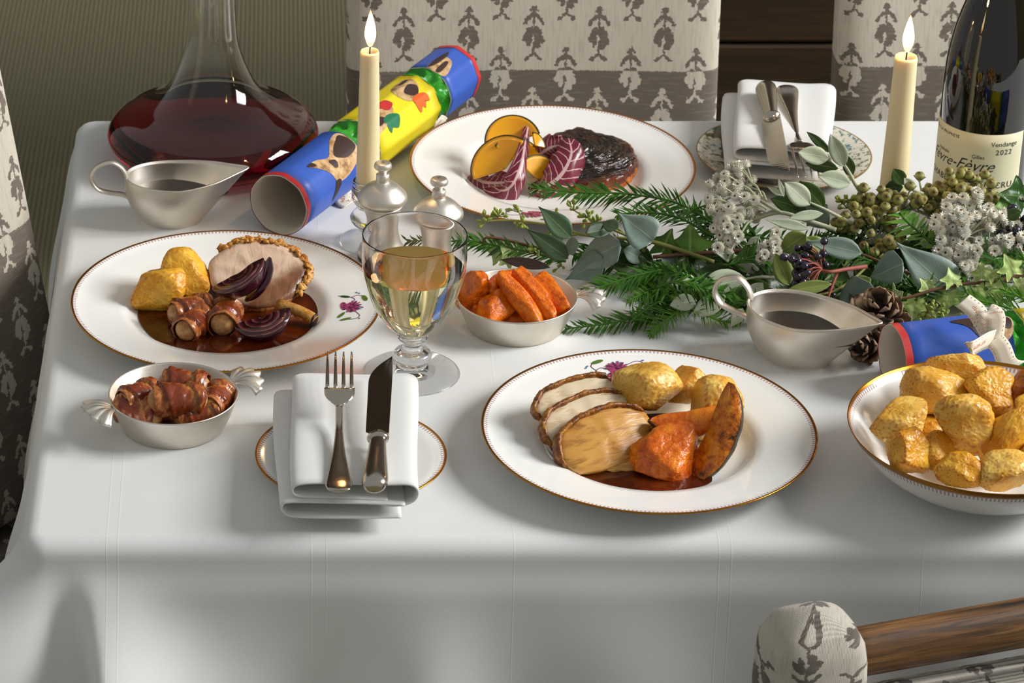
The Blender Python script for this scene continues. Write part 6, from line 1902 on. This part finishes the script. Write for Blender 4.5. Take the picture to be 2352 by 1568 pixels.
for i, q in enumerate((((2352, 720, 2.56), (2300, 702, 2.57), (2250, 690, 2.575), (2215, 668, 2.585)), ((2360, 690, 2.57), (2310, 668, 2.58), (2275, 655, 2.59)), ((2360, 600, 2.63), (2320, 580, 2.64), (2290, 570, 2.65)), ((2345, 740, 2.55), (2290, 725, 2.56), (2230, 722, 2.565)))):
    yew('bright feathery sprig at the right, %s' % ('above the cracker ribbon', 'under the ivy vine tip', 'across the white flowers', 'lowest by the cracker')[i], g(*q), .020, .0014, 1300, 20 + i, MN_FERN, name='feathery_sprig', smat=MN_FERN, flat=.8, ang=.7)
rt = gy(2150, 735, 2.57)
t = sprig('seeded_eucalyptus', 'small green seed buds low beside the pinecone', 'foliage', rt)
stem(t, rt, [gy(2210, 720, 2.57), rt, gy(2120, 745, 2.565)], .0012, .0008, MS_GREEN)
seeds(t, rt, [(gy(u, v, 2.565), 8) for u, v in ((2130, 715), (2150, 712), (2165, 728), (2118, 740), (2140, 730), (2230, 712))], 8)
rt = gy(1950, 470, 2.70)
t = sprig('seeded_eucalyptus', 'tiny green bud spray left of the gum nuts', 'foliage', rt)
stem(t, rt, [gy(1975, 500, 2.69), rt, gy(1940, 460, 2.70)], .0008, .0006, MS_GREEN)
seeds(t, rt, [(gy(u, v, 2.70), 7) for u, v in ((1935, 465), (1945, 478), (1950, 460))], 12)
rnd = random.Random(77)
for i in range(46):
    u = 1440 + (i * 97) % 930 + rnd.uniform(-20, 20); front = ((i * 0.618) % 1)
    v0 = lerp(735, 560, front) ; yy = lerp(2.575, 2.72, front)
    lenp = rnd.choice((-1, 1)) * rnd.uniform(110, 190)
    zz = rnd.uniform(.008, .044)
    p0 = Vector((gy(u, v0, yy).x, yy, TZ + zz)); ex = lenp / 2500
    ey = rnd.uniform(-.035, .035)
    p0.x = min(p0.x, .80)
    pts = [p0 + Vector((ex * k / 4, ey * k / 4, .010 * sin(k / 4 * pi) * rnd.random())) for k in range(5)]
    yy1 = pts[-1].y
    if pts[-1].y < 2.575:
        for k, p in enumerate(pts): p.y += (2.575 - yy1) * k / 4
    yew('dark green yew sprig filling the underside of the garland', pts, .021, .0027, 1000, 100 + i, group='dark yew filling the garland', flat=.9)
for i in range(22):
    u = 1460 + i * 41; yy = 2.66 + .03 * sin(i * 2.1)
    p0 = Vector((gy(u, 640, yy).x, yy, TZ + .012))
    a = Vector((.045 * cos(i * 2.4), .025 * sin(i * 2.4), .016))
    rt = p0
    t = sprig('dark_leaf', 'dark leaf buried in the shade of the garland', 'foliage', rt, 'dark leaves inside the garland')
    leaf(t, rt, p0, p0 + a, 60, ML_DARK, 'oval', (0, 0, 0)); leaf(t, rt, p0 + Vector((.02, .01, .006)), p0 - a * .6 + Vector((0, 0, .03)), 60, ML_DARK, 'oval', (0, 0, 0))
for k, (pp, lb) in enumerate((([(2060, 560, 2.69), (1900, 560, 2.68), (1700, 575, 2.67), (1500, 590, 2.66)], 'brown woody twig running through the middle of the garland'), ([(2330, 560, 2.70), (2150, 570, 2.69), (2040, 545, 2.69)], 'brown woody twig under the white flowers'))):
    pts = [gy(*q) for q in pp]
    t = sprig('twig', lb, 'twig', pts[0]); stem(t, pts[0], pts, .003, .0018, MS_TWIG)
# ---------------- pinecones
SC1 = sheet(lambda i, j: (i * .0190, (j - .5) * .0200 * (.30 + .70 * sin(i * pi * .60)) * sqrt(max(.04, 1 - i ** 5)), .0030 * i * i + .0045 * i * (2 * j - 1) ** 2), 8, 7)
SCV = [Vector(v) for v in SC1[0]]; SCV += [v - Vector((0, 0, .0010 + .0020 * (v.x / .0190) ** 2)) for v in SCV]
SCF = list(SC1[1]) + [tuple(i + 56 for i in reversed(f)) for f in SC1[1]]
_rg = [i * 7 for i in range(8)] + [49 + j for j in range(1, 7)] + [i * 7 + 6 for i in range(6, -1, -1)] + [j for j in range(5, 0, -1)]
SCF += [(a, a + 56, b + 56, b) for a, b in zip(_rg, _rg[1:] + _rg[:1])]
SCALE = mesh('scale', SCV, SCF, M_CONE)
def pinecone(label, p, axis, s=1.0, n=22):
    q = Vector(axis).normalized().to_track_quat('Z', 'Y')
    t = thing('pinecone', label, 'pinecone', p, q.to_euler())
    part('core', lathe(prof_smooth([(0, -.016), (.008, -.012), (.0105, 0), (.006, .014), (0, .020)], 3), 14), M_CONED, t)
    for k in range(n):
        f = k / (n - 1); a = k * 2.39996
        z = lerp(-.013, .018, f); r = .0065 * (1 - f * .6)
        o = link('scale', SCALE, t, Vector((r * cos(a), r * sin(a), z)) * s)
        M = R(z=a) @ R(y=-lerp(.05, .95, f ** 1.2))
        o.rotation_euler = M.to_euler()
        k_ = s * lerp(1.0, .58, f); o.scale = (k_, k_, k_)
pinecone('open brown pinecone at the front of the garland beside the gravy boat', gy(2012, 750, 2.548) + Vector((0, 0, .012)), (-.1, -.55, .85), 1.2)
pinecone('second brown pinecone half hidden below the first behind the spout', at(1990, 795, .016), (-.5, -.6, .3), .8, 18)
